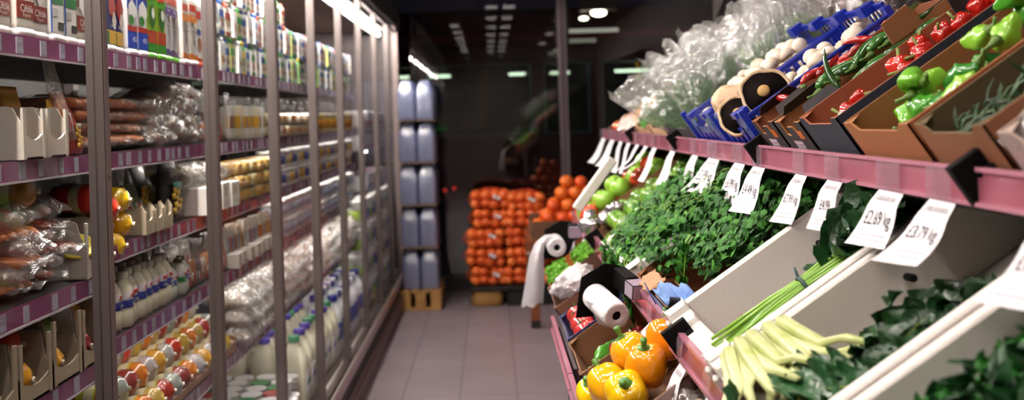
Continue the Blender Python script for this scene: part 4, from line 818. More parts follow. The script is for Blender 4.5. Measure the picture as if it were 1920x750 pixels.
def bonnet(c, r=.024, sd=0):
    b = MB(mat(c, .18, coat=.8)); b.ball((0, 0, 0), (r, r, r*.85), 26, 14, fn=lambda d: (1-.22*abs(cos(2.5*math.atan2(d.y, d.x)+sd))**4*(1-abs(d.z)**4))*(1+.15*noise.noise(d*1.8+Vector((sd, 0, 0))))*(1-.25*max(0, d.z)**6))
    o = b.build('scotch_bonnet', None, True); k = MB(mat('6c7a34', .5)); k.tube([(0, 0, r*.55), (0, 0, r*.8), (.006, .004, r*1.35)], [.006, .0025, .003], 7); k.build('stem', o, True); return o
def mushroom(r=.021, sd=0):
    b = MB(mat('e2d4c4', .55, var='d6c2ac', vscale=18)); b.lathe([(.001, r*.95), (r*.4, r*.9), (r*.75, r*.68), (r*.97, r*.3), (r, .0), (r*.93, -r*.25), (r*.75, -r*.38), (r*.45, -r*.3), (r*.3, -r*.2)], 18, wob=lambda a, z: 1+.05*noise.noise(Vector((cos(a)+sd, sin(a), z*20)))); o = b.build('mushroom', None, True)
    k = MB(mat('d8c4a8', .6)); k.lathe([(r*.38, -r*.15), (r*.36, -r*.6), (r*.42, -r*.85), (r*.3, -r*.92)], 12); k.build('stem', o, True); return o
def portobello(r=.06):
    b = MB(mat('c8ac8c', .6, var='b0906c', vscale=30, bump=.3, bscale=60)); b.lathe([(.001, -r*.62), (r*.5, -r*.56), (r*.85, -r*.32), (r*1.02, .0), (r*1.02, r*.12), (r*.93, r*.16), (r*.88, r*.08)], 30, wob=lambda a, z: 1+.05*sin(3*a)+.03*sin(7*a)); o = b.build('portobello', None, True)
    g = MB(mat('0f0706', .95, bump=.2, bscale=150, spec=.1)); g.lathe([(r*.9, r*.1), (r*.7, -r*.05), (r*.35, -r*.12), (.001, -r*.12)], 30, wob=lambda a, z: 1+.05*sin(3*a)); g.build('gills', o, True)
    k = MB(mat('b08a50', .6)); k.lathe([(r*.2, -r*.12), (r*.2, r*.15), (r*.25, r*.32), (r*.22, r*.38), (.001, r*.38)], 14); k.build('stem', o, True); return o
def flat_leaf(b, p, nrm, d, s, m, kind=0):
    """one lobed leaf of size s at p pointing along d"""
    nrm = Vector(nrm).normalized(); d = Vector(d); d = (d-nrm*d.dot(nrm)).normalized(); q = nrm.cross(d)
    out = [(0, 0), (.18, .16), (.12, .38), (.34, .30), (.46, .50), (.60, .34), (.66, .44), (.72, .20), (1.0, .12), (.92, 0)]
    pts = [Vector(p)+d*(a*s)+q*(c*s)+nrm*(-.25*s*(abs(c)**1.5)-.12*s*a*a) for a, c in out]+[Vector(p)+d*(a*s)-q*(c*s)+nrm*(-.25*s*(abs(c)**1.5)-.12*s*a*a) for a, c in out[1:-1][::-1]]
    c0 = Vector(p)+d*(.5*s)+nrm*.02*s; n = len(pts); b.add([c0]+pts, [(0, 1+i, 1+(i+1) % n) for i in range(n)], m)
def leaf_mat(h1, h2, sc=60):
    m = mat(h1, .42, var=h2, vscale=sc, coat=.15); return m
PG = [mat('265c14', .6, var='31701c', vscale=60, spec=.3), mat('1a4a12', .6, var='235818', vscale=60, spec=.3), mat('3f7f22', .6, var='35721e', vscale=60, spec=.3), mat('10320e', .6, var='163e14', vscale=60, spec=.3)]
STM = mat('7cab3c', .4)
def parsley_heap():
    b = MB(*PG); rnd = random.Random(3)
    def hgt(u, y): return .115+.055*sin(PI*min(max((u+.02)/.55, 0), 1))**.7-(.05*max(0, (y-3.0)/.25))+.03*noise.noise(Vector((u*9, y*9, 0)))
    for i in range(6000):
        u = rnd.uniform(.015, .47); y = rnd.uniform(2.14 if u > .12 else 2.40 if u > .04 else 2.47, 3.26); w = hgt(u, y)-(0 if y > 2.42 else .05*min(1, (2.42-y)/.15))
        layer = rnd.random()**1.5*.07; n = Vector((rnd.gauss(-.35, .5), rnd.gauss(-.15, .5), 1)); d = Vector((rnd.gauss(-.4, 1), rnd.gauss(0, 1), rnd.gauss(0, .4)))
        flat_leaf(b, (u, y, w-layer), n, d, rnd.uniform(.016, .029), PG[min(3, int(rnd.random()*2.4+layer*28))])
    # sprigs that spill over the front of the crate
    for (y0, u0, ln) in ((3.0, -.03, .1), (2.93, -.03, .16), (2.7, -.035, .07), (2.5, -.04, .12), (2.56, -.035, .1), (2.3, .1, .06)):
        for k in range(3):
            yy = y0+rnd.uniform(-.025, .025); pts = [Vector((u0+.05-.05*t-.02*t*t, yy+rnd.uniform(-.004, .004), .15-ln*t*t*1.0)) for t in (0, .3, .6, .8, 1)]; b.tube(pts, .0012, 5, STM)
            for j in range(20):
                t = rnd.uniform(.3, 1); p = pts[0].lerp(pts[-1], t); p.z = .15-ln*t*t; flat_leaf(b, p+Vector((rnd.uniform(-.012, .004), rnd.uniform(-.015, .015), rnd.uniform(-.01, .01))), (-.8+rnd.gauss(0, .4), rnd.gauss(0, .5), .4), (rnd.gauss(-.3, .3), rnd.gauss(0, .6), -.8), rnd.uniform(.014, .026), PG[rnd.randint(0, 2)])
    for i in range(90):
        u, y = rnd.uniform(0, .42), rnd.uniform(2.45, 3.0); w = hgt(u, y); a = rnd.uniform(0, 6); b.tube([(u, y, w-.02), (u+.02*cos(a), y+.02*sin(a), w+.006), (u+.045*cos(a), y+.045*sin(a), w+.004)], .0011, 5, STM)
    o = b.build('parsley'); o.matrix_world = TIER['low']; return o
def ruffle(b, p, d, nrm, L, W, m, vein=None, ruf=.3, sd=0, nu=14, nv=10, droop=.3):
    """a broad leaf with a wavy edge along d from p"""
    nrm = Vector(nrm).normalized(); d = Vector(d); d = (d-nrm*d.dot(nrm)).normalized(); q = nrm.cross(d); p = Vector(p)
    def fn(u, v):
        c = v*2-1; w = W/2*(sin(PI*min(u*.86+.09, 1))**.65)*(1+.10*sin(u*22+sd*5)*abs(c))
        up = ruf*W*.35*(abs(c)**1.6)*sin(u*19+sd+c*2)+ruf*W*.2*noise.noise(Vector((u*5, c*3, sd)))+W*.22*c*c-droop*L*u*u
        return p+d*(u*L)+q*(c*w)+nrm*up
    b.grid(fn, nu, nv, m)
    if vein is not None: b.tube([fn(t, .5)+nrm*.001 for t in (0, .2, .4, .6, .8, .95)], [W*.035*k for k in (1, .85, .7, .5, .3, .1)], 6, vein)
DG1 = mat('16341a', .38, var='1f4a20', vscale=30, coat=.2, bump=.4, bscale=90); DG2 = mat('24542a', .4, var='17401c', vscale=24, coat=.2, bump=.4, bscale=90)
PALE = mat('a9b46c', .45, coat=.1, var='c4c894', vscale=14)
def greens_bunch():
    e = empty('greens_bunch'); rnd = random.Random(5); b = MB(mat('6c9c2c', .35, coat=.3), mat('8ab840', .35, coat=.3))
    for i in range(18):
        a = rnd.uniform(-.024, .024); z = rnd.uniform(.0, .022); b.tube([(-.03+rnd.uniform(-.02, .02), a*1.7, z*.7+.0), (.06, a*.9, z+.008), (.11, a*.55, z+.012), (.17, a*1.0, z+.018), (.27, a*2.2, z+.04)], [.0026, .003, .003, .0028, .002], 6, b.mats[i % 2])
    b.build('stems', e, True)
    k = MB(mat('1c3c3c', .5)); k.tube([(.11, .019*cos(t), .022+.016*sin(t)) for t in [i*PI/8 for i in range(17)]], .003, 6); k.tube([(.11, .0, .038), (.115, .015, .05)], .0025, 5); k.build('tie', e, True)
    g = MB(DG1, DG2)
    for i in range(26):
        a = rnd.uniform(-.5, .5); ruffle(g, (.14+rnd.uniform(0, .08), rnd.uniform(-.03, .03), .01+i*.0022), (1, a*.6, rnd.uniform(-.1, .12)), (rnd.gauss(-.2, .3), rnd.gauss(-.4, .4), 1), rnd.uniform(.11, .165), rnd.uniform(.06, .09), (DG1, DG2)[i % 2], STM if i % 3 == 0 else None, .35, rnd.random()*6)
    g.build('leaves', e, True); return e
def celery(sd=0, leafy=True):
    e = empty('chard_head'); rnd = random.Random(sd); b = MB(PALE)
    for i in range(6):
        y = -.034+i*.0135; a = (i-2.5)*.055; pts = [(-.015+rnd.uniform(-.012, .01), y*.8, .012+.010*(i % 2)+.012), (.05, y, .02+.01*(i % 2)), (.11, y+a*.08, .018), (.17, y+a*.25, .016+.008*(i % 3))]
        rings = []
        for k, p in enumerate(pts+[(.21, y+a*.4, .02)]):
            w = (.0115, .011, .010, .008, .005)[k]; n = 14
            rings.append([(p[0], p[1]+w*cos(2*PI*j/n), p[2]+w*.5*sin(2*PI*j/n)*(1+.3*sin(4*2*PI*j/n))-.3*w*(cos(2*PI*j/n)**2)) for j in range(n)])
        b.loft(rings)
    b.build('stalks', e, True); g = MB(DG1, DG2)
    for i in range(24 if leafy else 4):
        a = rnd.uniform(-.45, .45); ruffle(g, (.13+rnd.uniform(0, .10), rnd.uniform(-.05, .05), .006+i*.0015), (1, a*1.4, rnd.uniform(-.08, .12)), (rnd.gauss(-.2, .35), rnd.gauss(-.2, .35), 1), rnd.uniform(.09, .15), rnd.uniform(.045, .075), (DG1, DG2)[i % 2], mat('8aa040', .4) if i % 3 == 0 else None, .5, rnd.random()*6)
    g.build('leaves', e, True); return e
def kale(sd=0):
    rnd = random.Random(sd); KG = mat('22661f', .42, var='2f7e28', vscale=50, coat=.15, bump=.3, bscale=120); KD = mat('123c1a', .45, var='1a4c20', vscale=40, bump=.3, bscale=120); b = MB(KG, KD)
    for i in range(40):
        a = rnd.uniform(0, 2*PI); r = rnd.uniform(0, .09); ruffle(b, (r*cos(a)*.6, r*sin(a)*.6, .015+.05*(1-r/.1)), (cos(a), sin(a), rnd.uniform(.1, .9)), (rnd.gauss(0, .5)-cos(a)*.5, rnd.gauss(0, .5)-sin(a)*.5, 1), rnd.uniform(.05, .10), rnd.uniform(.05, .085), (KG, KD)[rnd.random() < .45], None, .75, rnd.random()*9, 14, 12, .35)
    return b.build('kale', None, True)
def lettuce(sd=0):
    rnd = random.Random(sd); A = mat('7cb83a', .4, var='5c9c2c', vscale=25, bump=.3, bscale=80); b = MB(A)
    for i in range(22):
        a = rnd.uniform(0, 2*PI); ruffle(b, (0, 0, 0), (cos(a), sin(a), rnd.uniform(.2, 1.4)), (-cos(a)*.7, -sin(a)*.7, .8), rnd.uniform(.07, .1), .08, A, None, .5, rnd.random()*9, 10, 8, .2)
    return b.build('lettuce', None, True)
def herb_bag(sd=0, H=.33, herb=True):
    rnd = random.Random(sd); e = empty('herb_bag')
    if herb:
        b = MB(mat('2f741c', .5), mat('5a9a2e', .5)); dk = sd % 3 == 1
        for i in range(90):
            a = rnd.uniform(-.5, .5); c = rnd.uniform(-.25, .25); l = rnd.uniform(.12, .22); p = [Vector((c*.03*t+.0, a*.11*t**1.3+a*.03, .01+l*t)) for t in (0, .3, .6, 1)]
            b.tube(p, [.002, .0018, .0014, .0007], 4, b.mats[i % 2])
            for j in range(9):
                t = rnd.uniform(.35, 1); q = p[0].lerp(p[-1], t); q.y = a*.11*t**1.3+a*.03; v = Vector((rnd.gauss(0, .3), rnd.gauss(0, .6), 1)).normalized()*rnd.uniform(.012, .028); sdv = Vector((.3, .5, 0)).normalized()*.0012
                b.add([q-sdv, q+sdv, q+v], [(0, 1, 2)], b.mats[(i+j) % 2])
        b.build('herbs', e)
    f = MB(HAZE2 if sd % 2 else HAZE); n = 34; rings = []
    for t in (0, .06, .15, .3, .45, .6, .75, .88, 1.0):
        w = .03+.075*t**.8; dd = .022+.02*sin(PI*min(t*1.3, 1))-.012*max(0, t-.6); ring = []
        for j in range(n):
            an = 2*PI*j/n; k = 1+.035*sin(an*9+sd)*t+.02*sin(an*17+sd*2)*t+.16*noise.noise(Vector((cos(an)*2.2, sin(an)*2.2+sd*3, t*2.5)))+.05*sin(j*5.1+sd); top = H*t*(1+(.26*noise.noise(Vector((cos(an)*1.8+sd*2, sin(an)*1.8, 5))) if t > .7 else 0))
            ring.append((dd*cos(an)*k+.025*noise.noise(Vector((t*3, sd, cos(an)*2)))*t, w*sin(an)*k, top))
        rings.append(ring)
    f.loft(rings, cap=False); f.build('plastic_sleeve', e, True)
    if sd in (2, 5):
        k = MB(P('dfe6d8')); k.lathe([(.022, 0), (.0225, .001), (.001, .0015)], 20, M=Matrix.Translation((-.046, .008, .16)) @ Matrix.Rotation(-PI/2, 4, 'Y') @ Matrix.Diagonal((1.3, 1, 1, 1))); k.build('sticker', e)
    return e
def bag_roll(hang=False):
    e = empty('bag_roll'); W = mat('e9e6ea', .45, bump=.3, bscale=90); b = MB(W); r = .036
    M = Matrix.Rotation(PI/2, 4, 'X')
    b.lathe([(.013, .07), (r*.8, .07), (r*.96, .068), (r, .055), (r*1.01, .03), (r*.99, 0), (r*1.01, -.04), (r, -.075), (.013, -.078), (.013, .07)], 28, None, M, cap=False)
    for i in range(5): b.lathe([(r*(.5+.1*i), .0705), (r*(.51+.1*i), .0722), (r*(.54+.1*i), .0705)], 24, None, M, cap=False)
    b.build('roll', e, True)
    k = MB(BK); k.lathe([(.0125, -.08), (.0125, .064), (.001, .064)], 16, None, M); k.build('core', e, True)
    k = MB(BK)
    pts = [(-.045, -.06), (.055, -.06), (.075, -.02), (.075, .075), (.03, .085), (-.035, .05)]; n = 6
    k.add([(x, .085, z) for x, z in pts]+[(x, .09, z) for x, z in pts], [tuple(range(n)), tuple(range(2*n-1, n-1, -1))]+[(i, (i+1) % n, n+(i+1) % n, n+i) for i in range(n)])
    k.box(.055, .09, .0, .09, .02, .075); k.box(.05, .095, -.05, .0, .03, .07, mat('98889a', .35)); k.build('bracket', e, bevel=.002)
    f = MB(film('ece8ee', .25, .2, .5, 40, .3)); L = .26 if hang else .06; ww = .05 if hang else .035
    def fn(u, v):
        s = v*L; x = -r-.002-(.0 if not hang else .02*sin(min(s*14, PI)))+.012*sin(s*22+u*5)*.6; return (x-(.03*v if hang else -.03*v), (u-.5)*2*ww*(1-.25*v)*(1+.1*sin(v*9)), .01-s)
    if hang:
        pth = [(-.0, .037), (-.035, .036), (-.062, .01), (-.075, -.04), (-.082, -.1), (-.088, -.16), (-.095, -.22)]; rr = [(.012, .05), (.014, .052), (.02, .05), (.028, .055), (.034, .058), (.038, .06), (.042, .062)]
        f.loft([[(x+a*cos(2*PI*j/16)*(1+.2*noise.noise(Vector((z*20, j, 0)))), c*sin(2*PI*j/16), z+.2*a*cos(2*PI*j/16)+(.008*sin(j*2) if i == 6 else 0)) for j in range(16)] for i, ((x, z), (a, c)) in enumerate(zip(pth, rr))], cap=False)
    else: f.grid(fn, 8, 16)
    f.build('loose_bag', e, True); return e
def crumple(L=.2, W=.13, H=.09, sd=0):
    b = MB(film('e9e2e8', .22, .12, 1.2, 36, .45)); b.ball((0, 0, 0), (L/2, W/2, H/2), 40, 24, fn=lambda d: 1+.22*noise.noise(d*3+Vector((sd, 0, 0)))+.16*noise.noise(d*8)+.1*abs(noise.noise(d*15)))
    return b.build('crumpled_bag', None, True)
def lime(c='6aa02c', r=.03):
    b = MB(mat(c, .3, coat=.4, var='86b43c', vscale=12)); b.ball((0, 0, 0), (r, r*.95, r), 18, 12, fn=lambda d: 1-.12*max(0, d.z)**10); o = b.build('green_apple', None, True); k = MB(mat('4a3a20', .7)); k.tube([(0, 0, r*.8), (.002, 0, r*1.15)], .0015, 5); k.build('stem', o, True); return o
def tomato(c='d84a2c', r=.024):
    b = MB(mat(c, .2, coat=.7)); b.ball((0, 0, 0), (r, r, r*.85), 18, 10, fn=lambda d: 1+.04*cos(5*math.atan2(d.y, d.x))*(1-abs(d.z))-.15*max(0, d.z)**8); o = b.build('tomato', None, True)
    k = MB(mat('3c7a2c', .5)); 
    for i in range(5): a = i*1.257; k.add([(0, 0, r*.76), (.003*cos(a+1.5), .003*sin(a+1.5), r*.8), (.013*cos(a), .013*sin(a), r*.8), (.003*cos(a-1.5), .003*sin(a-1.5), r*.8)], [(0, 1, 2, 3)])
    k.tube([(0, 0, r*.75), (0, .002, r*1.1)], .0015, 5); k.build('calyx', o); return o
def cucumber(c='2c5c28', L=.2, r=.017):
    b = MB(mat(c, .3, coat=.4, var='3c7030', vscale=30)); b.tube([(0, 0, 0), (.008, 0, 0), (.03, .001, 0), (L*.5, .006, 0), (L-.03, .001, 0), (L-.008, 0, 0), (L, 0, 0)], [.004, r*.7, r*.95, r, r*.95, r*.65, .003], 14); o = b.build('cucumber', None, True); k = MB(mat('6c8c3c', .5)); k.tube([(.001, 0, 0), (-.008, 0, 0)], .003, 6); k.build('stem', o, True); return o

# ---------------------------------------------------------------- UPPER TIER, from far to near
WU = 'on upper tier'
# far end: small tomatoes, wrapped trays, thin pale crates
crate(card_box, (.34, .045, '5c4434', '6c5040', 3), 'up', 4.86, 5.25, 'small brown box of orange tomatoes', 'box', wh='at the far end of the upper tier')
for k in range(1):
    for i in range(5-k):
        for j in range(4-k): put(tomato, ('e0602c', .03), at('up', .04+i*.055+k*.02, 4.95+j*.07+k*.03, .03+k*.042), rt(R(0, 6), R(-.5, .5)), 1, 'small orange tomato %s layer, %s row' % (('bottom', 'middle', 'top')[k], ordinal(j)), 'in the far box', 'tomato', 'orange tomatoes at the far end')
crate(card_box, (.34, .055, 'b08a68', 'a87f5c', 3), 'up', 4.2, 4.82, 'light brown box of wrapped trays', 'box', wh='on the far upper tier')
for i in range(4):
    for j in range(3): put(crinkle_bag, (('c8a05c', 'd8d0b8', 'c0704c')[(i+j) % 3], (i+j) % 4), at('up', .06+i*.085, 4.32+j*.19, .045), rt(R(-.3, .3)), .9, 'wrapped pale vegetable tray, %s row' % ordinal(i), 'in light brown far box', 'packet', 'wrapped trays in the far box')
for i in range(3): 
    b = MB(P('f0a020')); b.box(-.035, .035, -.03, .03, 0, .001); b.box(-.03, .03, -.025, .025, .001, .0014, P('e89018')); o = b.build('price_card'); o.location = at('up', .05+i*.11, 4.35+.13*i, .085); o.rotation_euler = rt(.3, -.5).to_euler(); tag(o, 'orange-yellow card on wrapped trays, '+('lowest', 'middle', 'highest')[i]+' on the slope', 'card')
for (a, c, oc) in ((3.82, 4.16, 'b89470'), (3.5, 3.8, 'c8a67c')):
    crate(card_box, (.36, .075, oc, '9c7a58', 3), 'up', a, c, 'thin pale wooden box of %s herbs' % ('brownish' if a > 3.7 else 'leafy green'), 'box', wh='on the far upper tier')
    b = MB(*PG)
    rnd = random.Random(int(a*10))
    for i in range(500): flat_leaf(b, (rnd.uniform(.01, .34), rnd.uniform(-.14, .14), rnd.uniform(.05, .095)), (rnd.gauss(0, .5), rnd.gauss(0, .5), 1), (rnd.gauss(0, 1), rnd.gauss(0, 1), 0), rnd.uniform(.02, .035), PG[(i % 2)*2])
    o = b.build('herb_leaves'); o.matrix_world = TIER['up'] @ Matrix.Translation((0, (a+c)/2, 0)); tag(o, 'loose green herb leaves in the '+('farther' if a > 3.7 else 'nearer')+' thin pale box', 'herbs', kind='stuff')
crate(card_box, (.36, .08, '1c1a22', '2a262c', 3), 'up', 2.98, 3.47, 'black crate holding bagged herbs', 'crate', wh='on upper tier')
# bagged herbs stand in the black crate and on behind the mushrooms
hb = [(.05, 3.42, -.75, 0), (.10, 3.26, -.5, 2), (.06, 3.18, -.35, 3), (.12, 3.38, -.35, 5), (.18, 3.2, -.3, 6), (.2, 3.34, -.2, 7), (.30, 3.26, -.1, 4), (.32, 3.02, -.2, 7), (.36, 3.14, .0, 5), (.24, 3.44, -.3, 1)]
for i, (u, y, ln, sd) in enumerate(hb):
    p = at('up', u, y, .02)
    put(herb_bag, (sd, .33), p, Matrix.Rotation(ln*.9, 4, 'Y') @ Matrix.Rotation(1.15+(i % 4)*.2, 4, 'Z') @ Matrix.Rotation(-.12+(i % 4)*.1, 4, 'X'), (.95, 1.0, .78), ('herb bag with round sticker' if sd in (2, 5) else 'open clear herb bag'), 'standing in black crate', 'herb bag', 'clear bags of fresh dill and herbs')
for i, (x, y, z, ln, sd) in enumerate(((.84, 2.98, 1.56, -.1, 7), (.88, 3.1, 1.6, .0, 4), (.92, 2.98, 1.62, .1, 1))):
    put(herb_bag, (sd, .33), (x, y, z), Matrix.Rotation(ln, 4, 'Y') @ Matrix.Rotation(1.3+.2*i, 4, 'Z') @ Matrix.Rotation(.15*(i-2), 4, 'X'), (.9, .9, .7), 'clear bag', 'above the rear of the mushroom crates', 'herb bag', 'clear bags behind the mushroom crates')
o = MB(P('c8301c')); o.box(-.002, .002, -.05, .05, 0, .09); o.box(-.004, -.002, -.04, .04, .02, .07, P('d84a30')); o = o.build('red_packet'); o.location = (.93, 3.3, 1.72); tag(o, 'small red packet behind the clear herb bags', 'packet')
# blue crates
crate(blue_crate, (), 'up', 2.62, 2.96, 'blue plastic crate of small white mushrooms', 'crate', wh='left of the two on upper tier')
crate(blue_crate, (), 'up', 2.27, 2.6, 'blue plastic crate with large brown portobellos', 'crate', wh='right of the two on upper tier')
rnd = random.Random(11); 
for k in range(3):
    for i in range(9-k):
        for j in range(6-k):
            if k == 2 and i < 2: continue
            put(mushroom, ((.021, .024, .019)[(i+j) % 3], (i+j) % 3), at('up', .03+i*.042+k*.018+R(-.006, .006), 2.665+j*.05+k*.022+R(-.006, .006), .05+k*.034), rt(R(0, 6), R(-.8, .8), R(-.8, .8)), 1, 'white mushroom, %s layer, %s row up' % (('bottom', 'middle', 'top')[k], ordinal(i)), 'in left blue crate', 'mushroom', 'white mushrooms in the left blue crate')
for i in range(6):
    for j in range(3): put(mushroom, ((.021, .024, .019)[(i+j) % 3], (i+j) % 3), at('up', .19+i*.036, 2.36+j*.06+R(-.01, .01), .07+R(0, .035)), rt(R(0, 6), R(-1.2, 1.2), R(-1.2, 1.2)), 1.05, 'white mushroom, %s row up' % ordinal(i), 'above portobellos in right blue crate', 'mushroom', 'white mushrooms in the right blue crate')
for (u, y, w, r, a, c, d) in ((.085, 2.34, .12, .058, -.45, -.85, 'upper portobello with dark gills facing out'), (.025, 2.43, .10, .052, -.35, -.6, 'lower portobello half hidden by blue rim'), (.045, 2.52, .115, .055, .5, .8, 'portobello lying cap up between the others')):
    put(portobello, (r,), at('up', u, y, w), Vector((a, c, .3)).to_track_quat('Z', 'Y').to_matrix().to_4x4(), 1, d, 'in right blue crate', 'mushroom', 'portobello mushrooms')
# cardboard boxes of chillies, bonnets and green peppers
BRN, BRI = '6e4630', '96603c'
crate(card_box, (.44, .1, '2c2426', '8a5434', 1), 'up', 2.08, 2.25, 'narrow dark cardboard box of red chillies', 'box', wh='with folded flaps on upper tier')
CHB = crate(card_box, (.44, .1, '2a2628', '93603a', 2), 'up', 1.90, 2.07, 'narrow dark cardboard box of green chillies', 'box', wh='with white label on upper tier')
BNB = crate(card_box, (.44, .11, '252a38', '8c4e30', 3), 'up', 1.68, 1.885, 'dark blue cardboard box of red scotch bonnets', 'box', wh='on upper tier')
crate(card_box, (.50, .1, 'a0653c', '8f5c34', 3), 'up', 1.405, 1.665, 'open brown cardboard box of wrinkled green peppers', 'box', wh='on upper tier')
crate(card_box, (.46, .1, '8c5a3c', '5c4c30', 3), 'up', 1.19, 1.39, 'brown cardboard box of thin green herbs', 'box', wh='on upper tier')
rnd = random.Random(4)
for i in range(26):
    u = .05+(i % 9)*.038; k = i//9; put(chilli, (('a82420', 'b8302c', '8c1c1c')[i % 3], .10, .0105, .3, i % 3), at('up', u+.04, 2.12+.04*k+R(-.01, .01), .05+.02*k+R(0, .015)), rt(R(-1.0, 2.6), R(-.3, .3)), R(.7, .9), 'red chilli, %s row up' % ordinal(i % 9), 'in narrow dark box', 'chilli', 'red chillies')
for i in range(22):
    u = .07+(i % 8)*.042; k = i//8; put(chilli, (('2c5c24', '3c7030', '24481c')[i % 3], .15, .0115, .4, i % 3), at('up', u+.03, 1.95+.035*k, .06+.022*k), rt(R(-.4, .6), R(-.2, .2)), R(.7, .95), 'long green chilli, %s row up' % ordinal(i % 8), 'in narrow dark box', 'chilli', 'green chillies')
put(chilli, ('24481c', .15, .0115, .4, 0), (.67, 1.93, 1.53), Matrix.Rotation(-1.75, 4, 'Y') @ Matrix.Rotation(.3, 4, 'Z'), .62, 'dark green chilli standing upright', 'between the red and green chilli boxes', 'chilli')
for i in range(30):
    u = (.03, .075, .16, .20, .24)[i % 5] if i < 14 else .22+(i % 7)*.03; put(bonnet, (('c02a1e', 'c83820', 'b42018')[i % 3], (.019, .017, .021)[i % 3], i % 4), at('up', u+R(-.008, .008), 1.72+(i//7)*.036+R(-.01, .01), .035+.03*(i % 3)), rt(R(0, 6), R(-1, 1), R(-1, 1)), 1, 'red scotch bonnet, %s heap' % ('lower' if u < .15 else 'middle' if u < .28 else 'upper'), 'in dark blue box', 'pepper', 'red scotch bonnets')
put(bonnet, ('d03428', .021, 1), at('up', .17, 1.77, .10), rt(.5, .6), 1.2, 'largest red scotch bonnet', 'on top in dark blue box', 'pepper')
for (y, u0, u1, w1, c, d) in ((1.985, .26, .335, .15, '8a5a36', 'brown'), (1.835, .33, .40, .15, '1c1618', 'black'), (1.80, .41, .5, .17, '8a5a36', 'brown')):
    b = MB(mat(c, .8)); b.add([(u, q, w) for q in (0, .004) for u, w in ((u0, .1), (u1, .1), (u1-.008, w1), (u0+.004, w1-.004))], [(0, 1, 2, 3), (7, 6, 5, 4), (0, 4, 5, 1), (1, 5, 6, 2), (2, 6, 7, 3), (3, 7, 4, 0)]); o = b.build('flap', CHB if y > 1.9 else BNB); o.matrix_local = Matrix.Translation((0, y-(CHB if y > 1.9 else BNB).location.y, 0))
gp = [(.05, 1.60, .04, .5), (.05, 1.52, .05, -.3), (.08, 1.58, .08, .3), (.03, 1.47, .04, 1.2), (.12, 1.5, .06, .8), (.17, 1.57, .06, .2), (.2, 1.5, .09, .5), (.26, 1.56, .08, 0), (.30, 1.48, .07, .4), (.34, 1.56, .10, -.2), (.38, 1.5, .10, .6), (.42, 1.56, .09, .1), (.24, 1.45, .05, .2), (.15, 1.44, .04, -.4), (.36, 1.44, .08, .3), (.10, 1.55, .06, 1.9), (.1, 1.56, .09, 1.5), (.16, 1.5, .08, 2.5), (.22, 1.54, .1, 1.9), (.3, 1.52, .11, 2.1), (.33, 1.57, .12, 1.2), (.07, 1.47, .07, .2), (.13, 1.46, .07, 2.8)]
for i, (u, y, w, a) in enumerate(gp): put(long_pepper, (('6cb030', '2f7a26', '8cc43c', '4c9c2c')[i % 4], i % 5), at('up', u+.01, y, w+.01), rt(a, R(-.3, .3), R(-1, 1)), (.56, .76, .76), ('pale', 'dark', 'yellowish', 'bright')[i % 4]+' green wrinkled pepper', 'in open brown box', 'pepper', 'wrinkled green peppers')
b = MB(mat('3c5c34', .5), mat('24401f', .5)); rnd = random.Random(8)
for i in range(900):
    u, y, w = rnd.uniform(.02, .42), rnd.uniform(-.085, .085), rnd.uniform(.02, .075); d = Vector((rnd.gauss(.6, .5), rnd.gauss(0, .5), rnd.gauss(.05, .25))).normalized()*rnd.uniform(.02, .045); b.tube([(u, y, w), (u+d.x*.5, y+d.y*.5, w+d.z*.5+.004), (u+d.x, y+d.y, w+d.z)], [.0016, .0022, .0006], 4, b.mats[i % 2])
o = b.build('thyme'); o.matrix_world = TIER['up'] @ Matrix.Translation((0, 1.29, 0)); tag(o, 'thin dark green herb sprigs in the brown box nearest the garlic bags', 'herbs', kind='stuff')
crate(card_box, (.5, .09, 'b09a94', 'a08a80', 3), 'up', .93, 1.175, 'pale box of bagged white garlic', 'box', wh='nearest on upper tier')
def garlic_bag(sd):
    e = empty('garlic_bag'); q = None
    for i in range(9):
        b = MB(mat('e8e2e2', .45, var='d8c8d0', vscale=16)); b.lathe([(.001, -.02), (.02, -.016), (.026, 0), (.02, .014), (.007, .024), (.004, .036)], 14, wob=lambda a, z: 1+.1*abs(sin(3*a))); o = b.build('garlic_bulb', e, True); o.location = (-.05+(i % 3)*.05, -.045+(i//3)*.045, R(0, .012)); o.rotation_euler = (R(-1, 1), R(-1, 1), 0)
    f = MB(film('f2eeee', .45, .1, 1, 40, .5)); pillow(f, .24, .19, .075, None, .2, 14, 10, sd=sd); f.build('plastic_wrap', e, True); return e
for i in range(5): put(garlic_bag, (i % 2,), at('up', .10+(i//2)*.14, 1.02+(i % 2)*.1, .05+.01*(i % 3)), rt(R(-.3, .3), R(-.1, .1)), .85, 'clear bag of white garlic', 'in the nearest pale box', 'garlic bag', 'bags of white garlic')
# top shelf above the mushrooms: wrapped stacks of brown pots
def pot_stack(sd):
    e = empty('wrapped_pots')
    for i in range(4):
        b = MB(mat('6a3f34', .6, var='7a4a3c', vscale=10)); b.lathe([(.033, 0), (.042, .045), (.046, .046), (.046, .056), (.04, .056), (.034, .01)], 20); b.build('brown_pot', e, True).location = (0, 0, .002+i*.052)
    f = MB(CRINK); f.lathe([(.04, 0), (.052, .03), (.054, .1), (.055, .18), (.05, .24), (.03, .28)], 22, wob=lambda a, z: 1+.07*noise.noise(Vector((cos(a)*3+sd, sin(a)*3, z*30))), cap=False); f.build('plastic_wrap', e, True); return e
for i, (x, y) in enumerate(((1.05, 3.16), (1.04, 3.03), (1.05, 2.9), (1.04, 2.77), (1.05, 2.64), (1.18, 2.96), (1.18, 2.8))): put(pot_stack, (i % 3,), (x, y, 1.637), (0, 0, i), 1, 'wrapped stack of brown pots', 'on the top shelf', 'pot stack', 'wrapped stacks of brown pots')
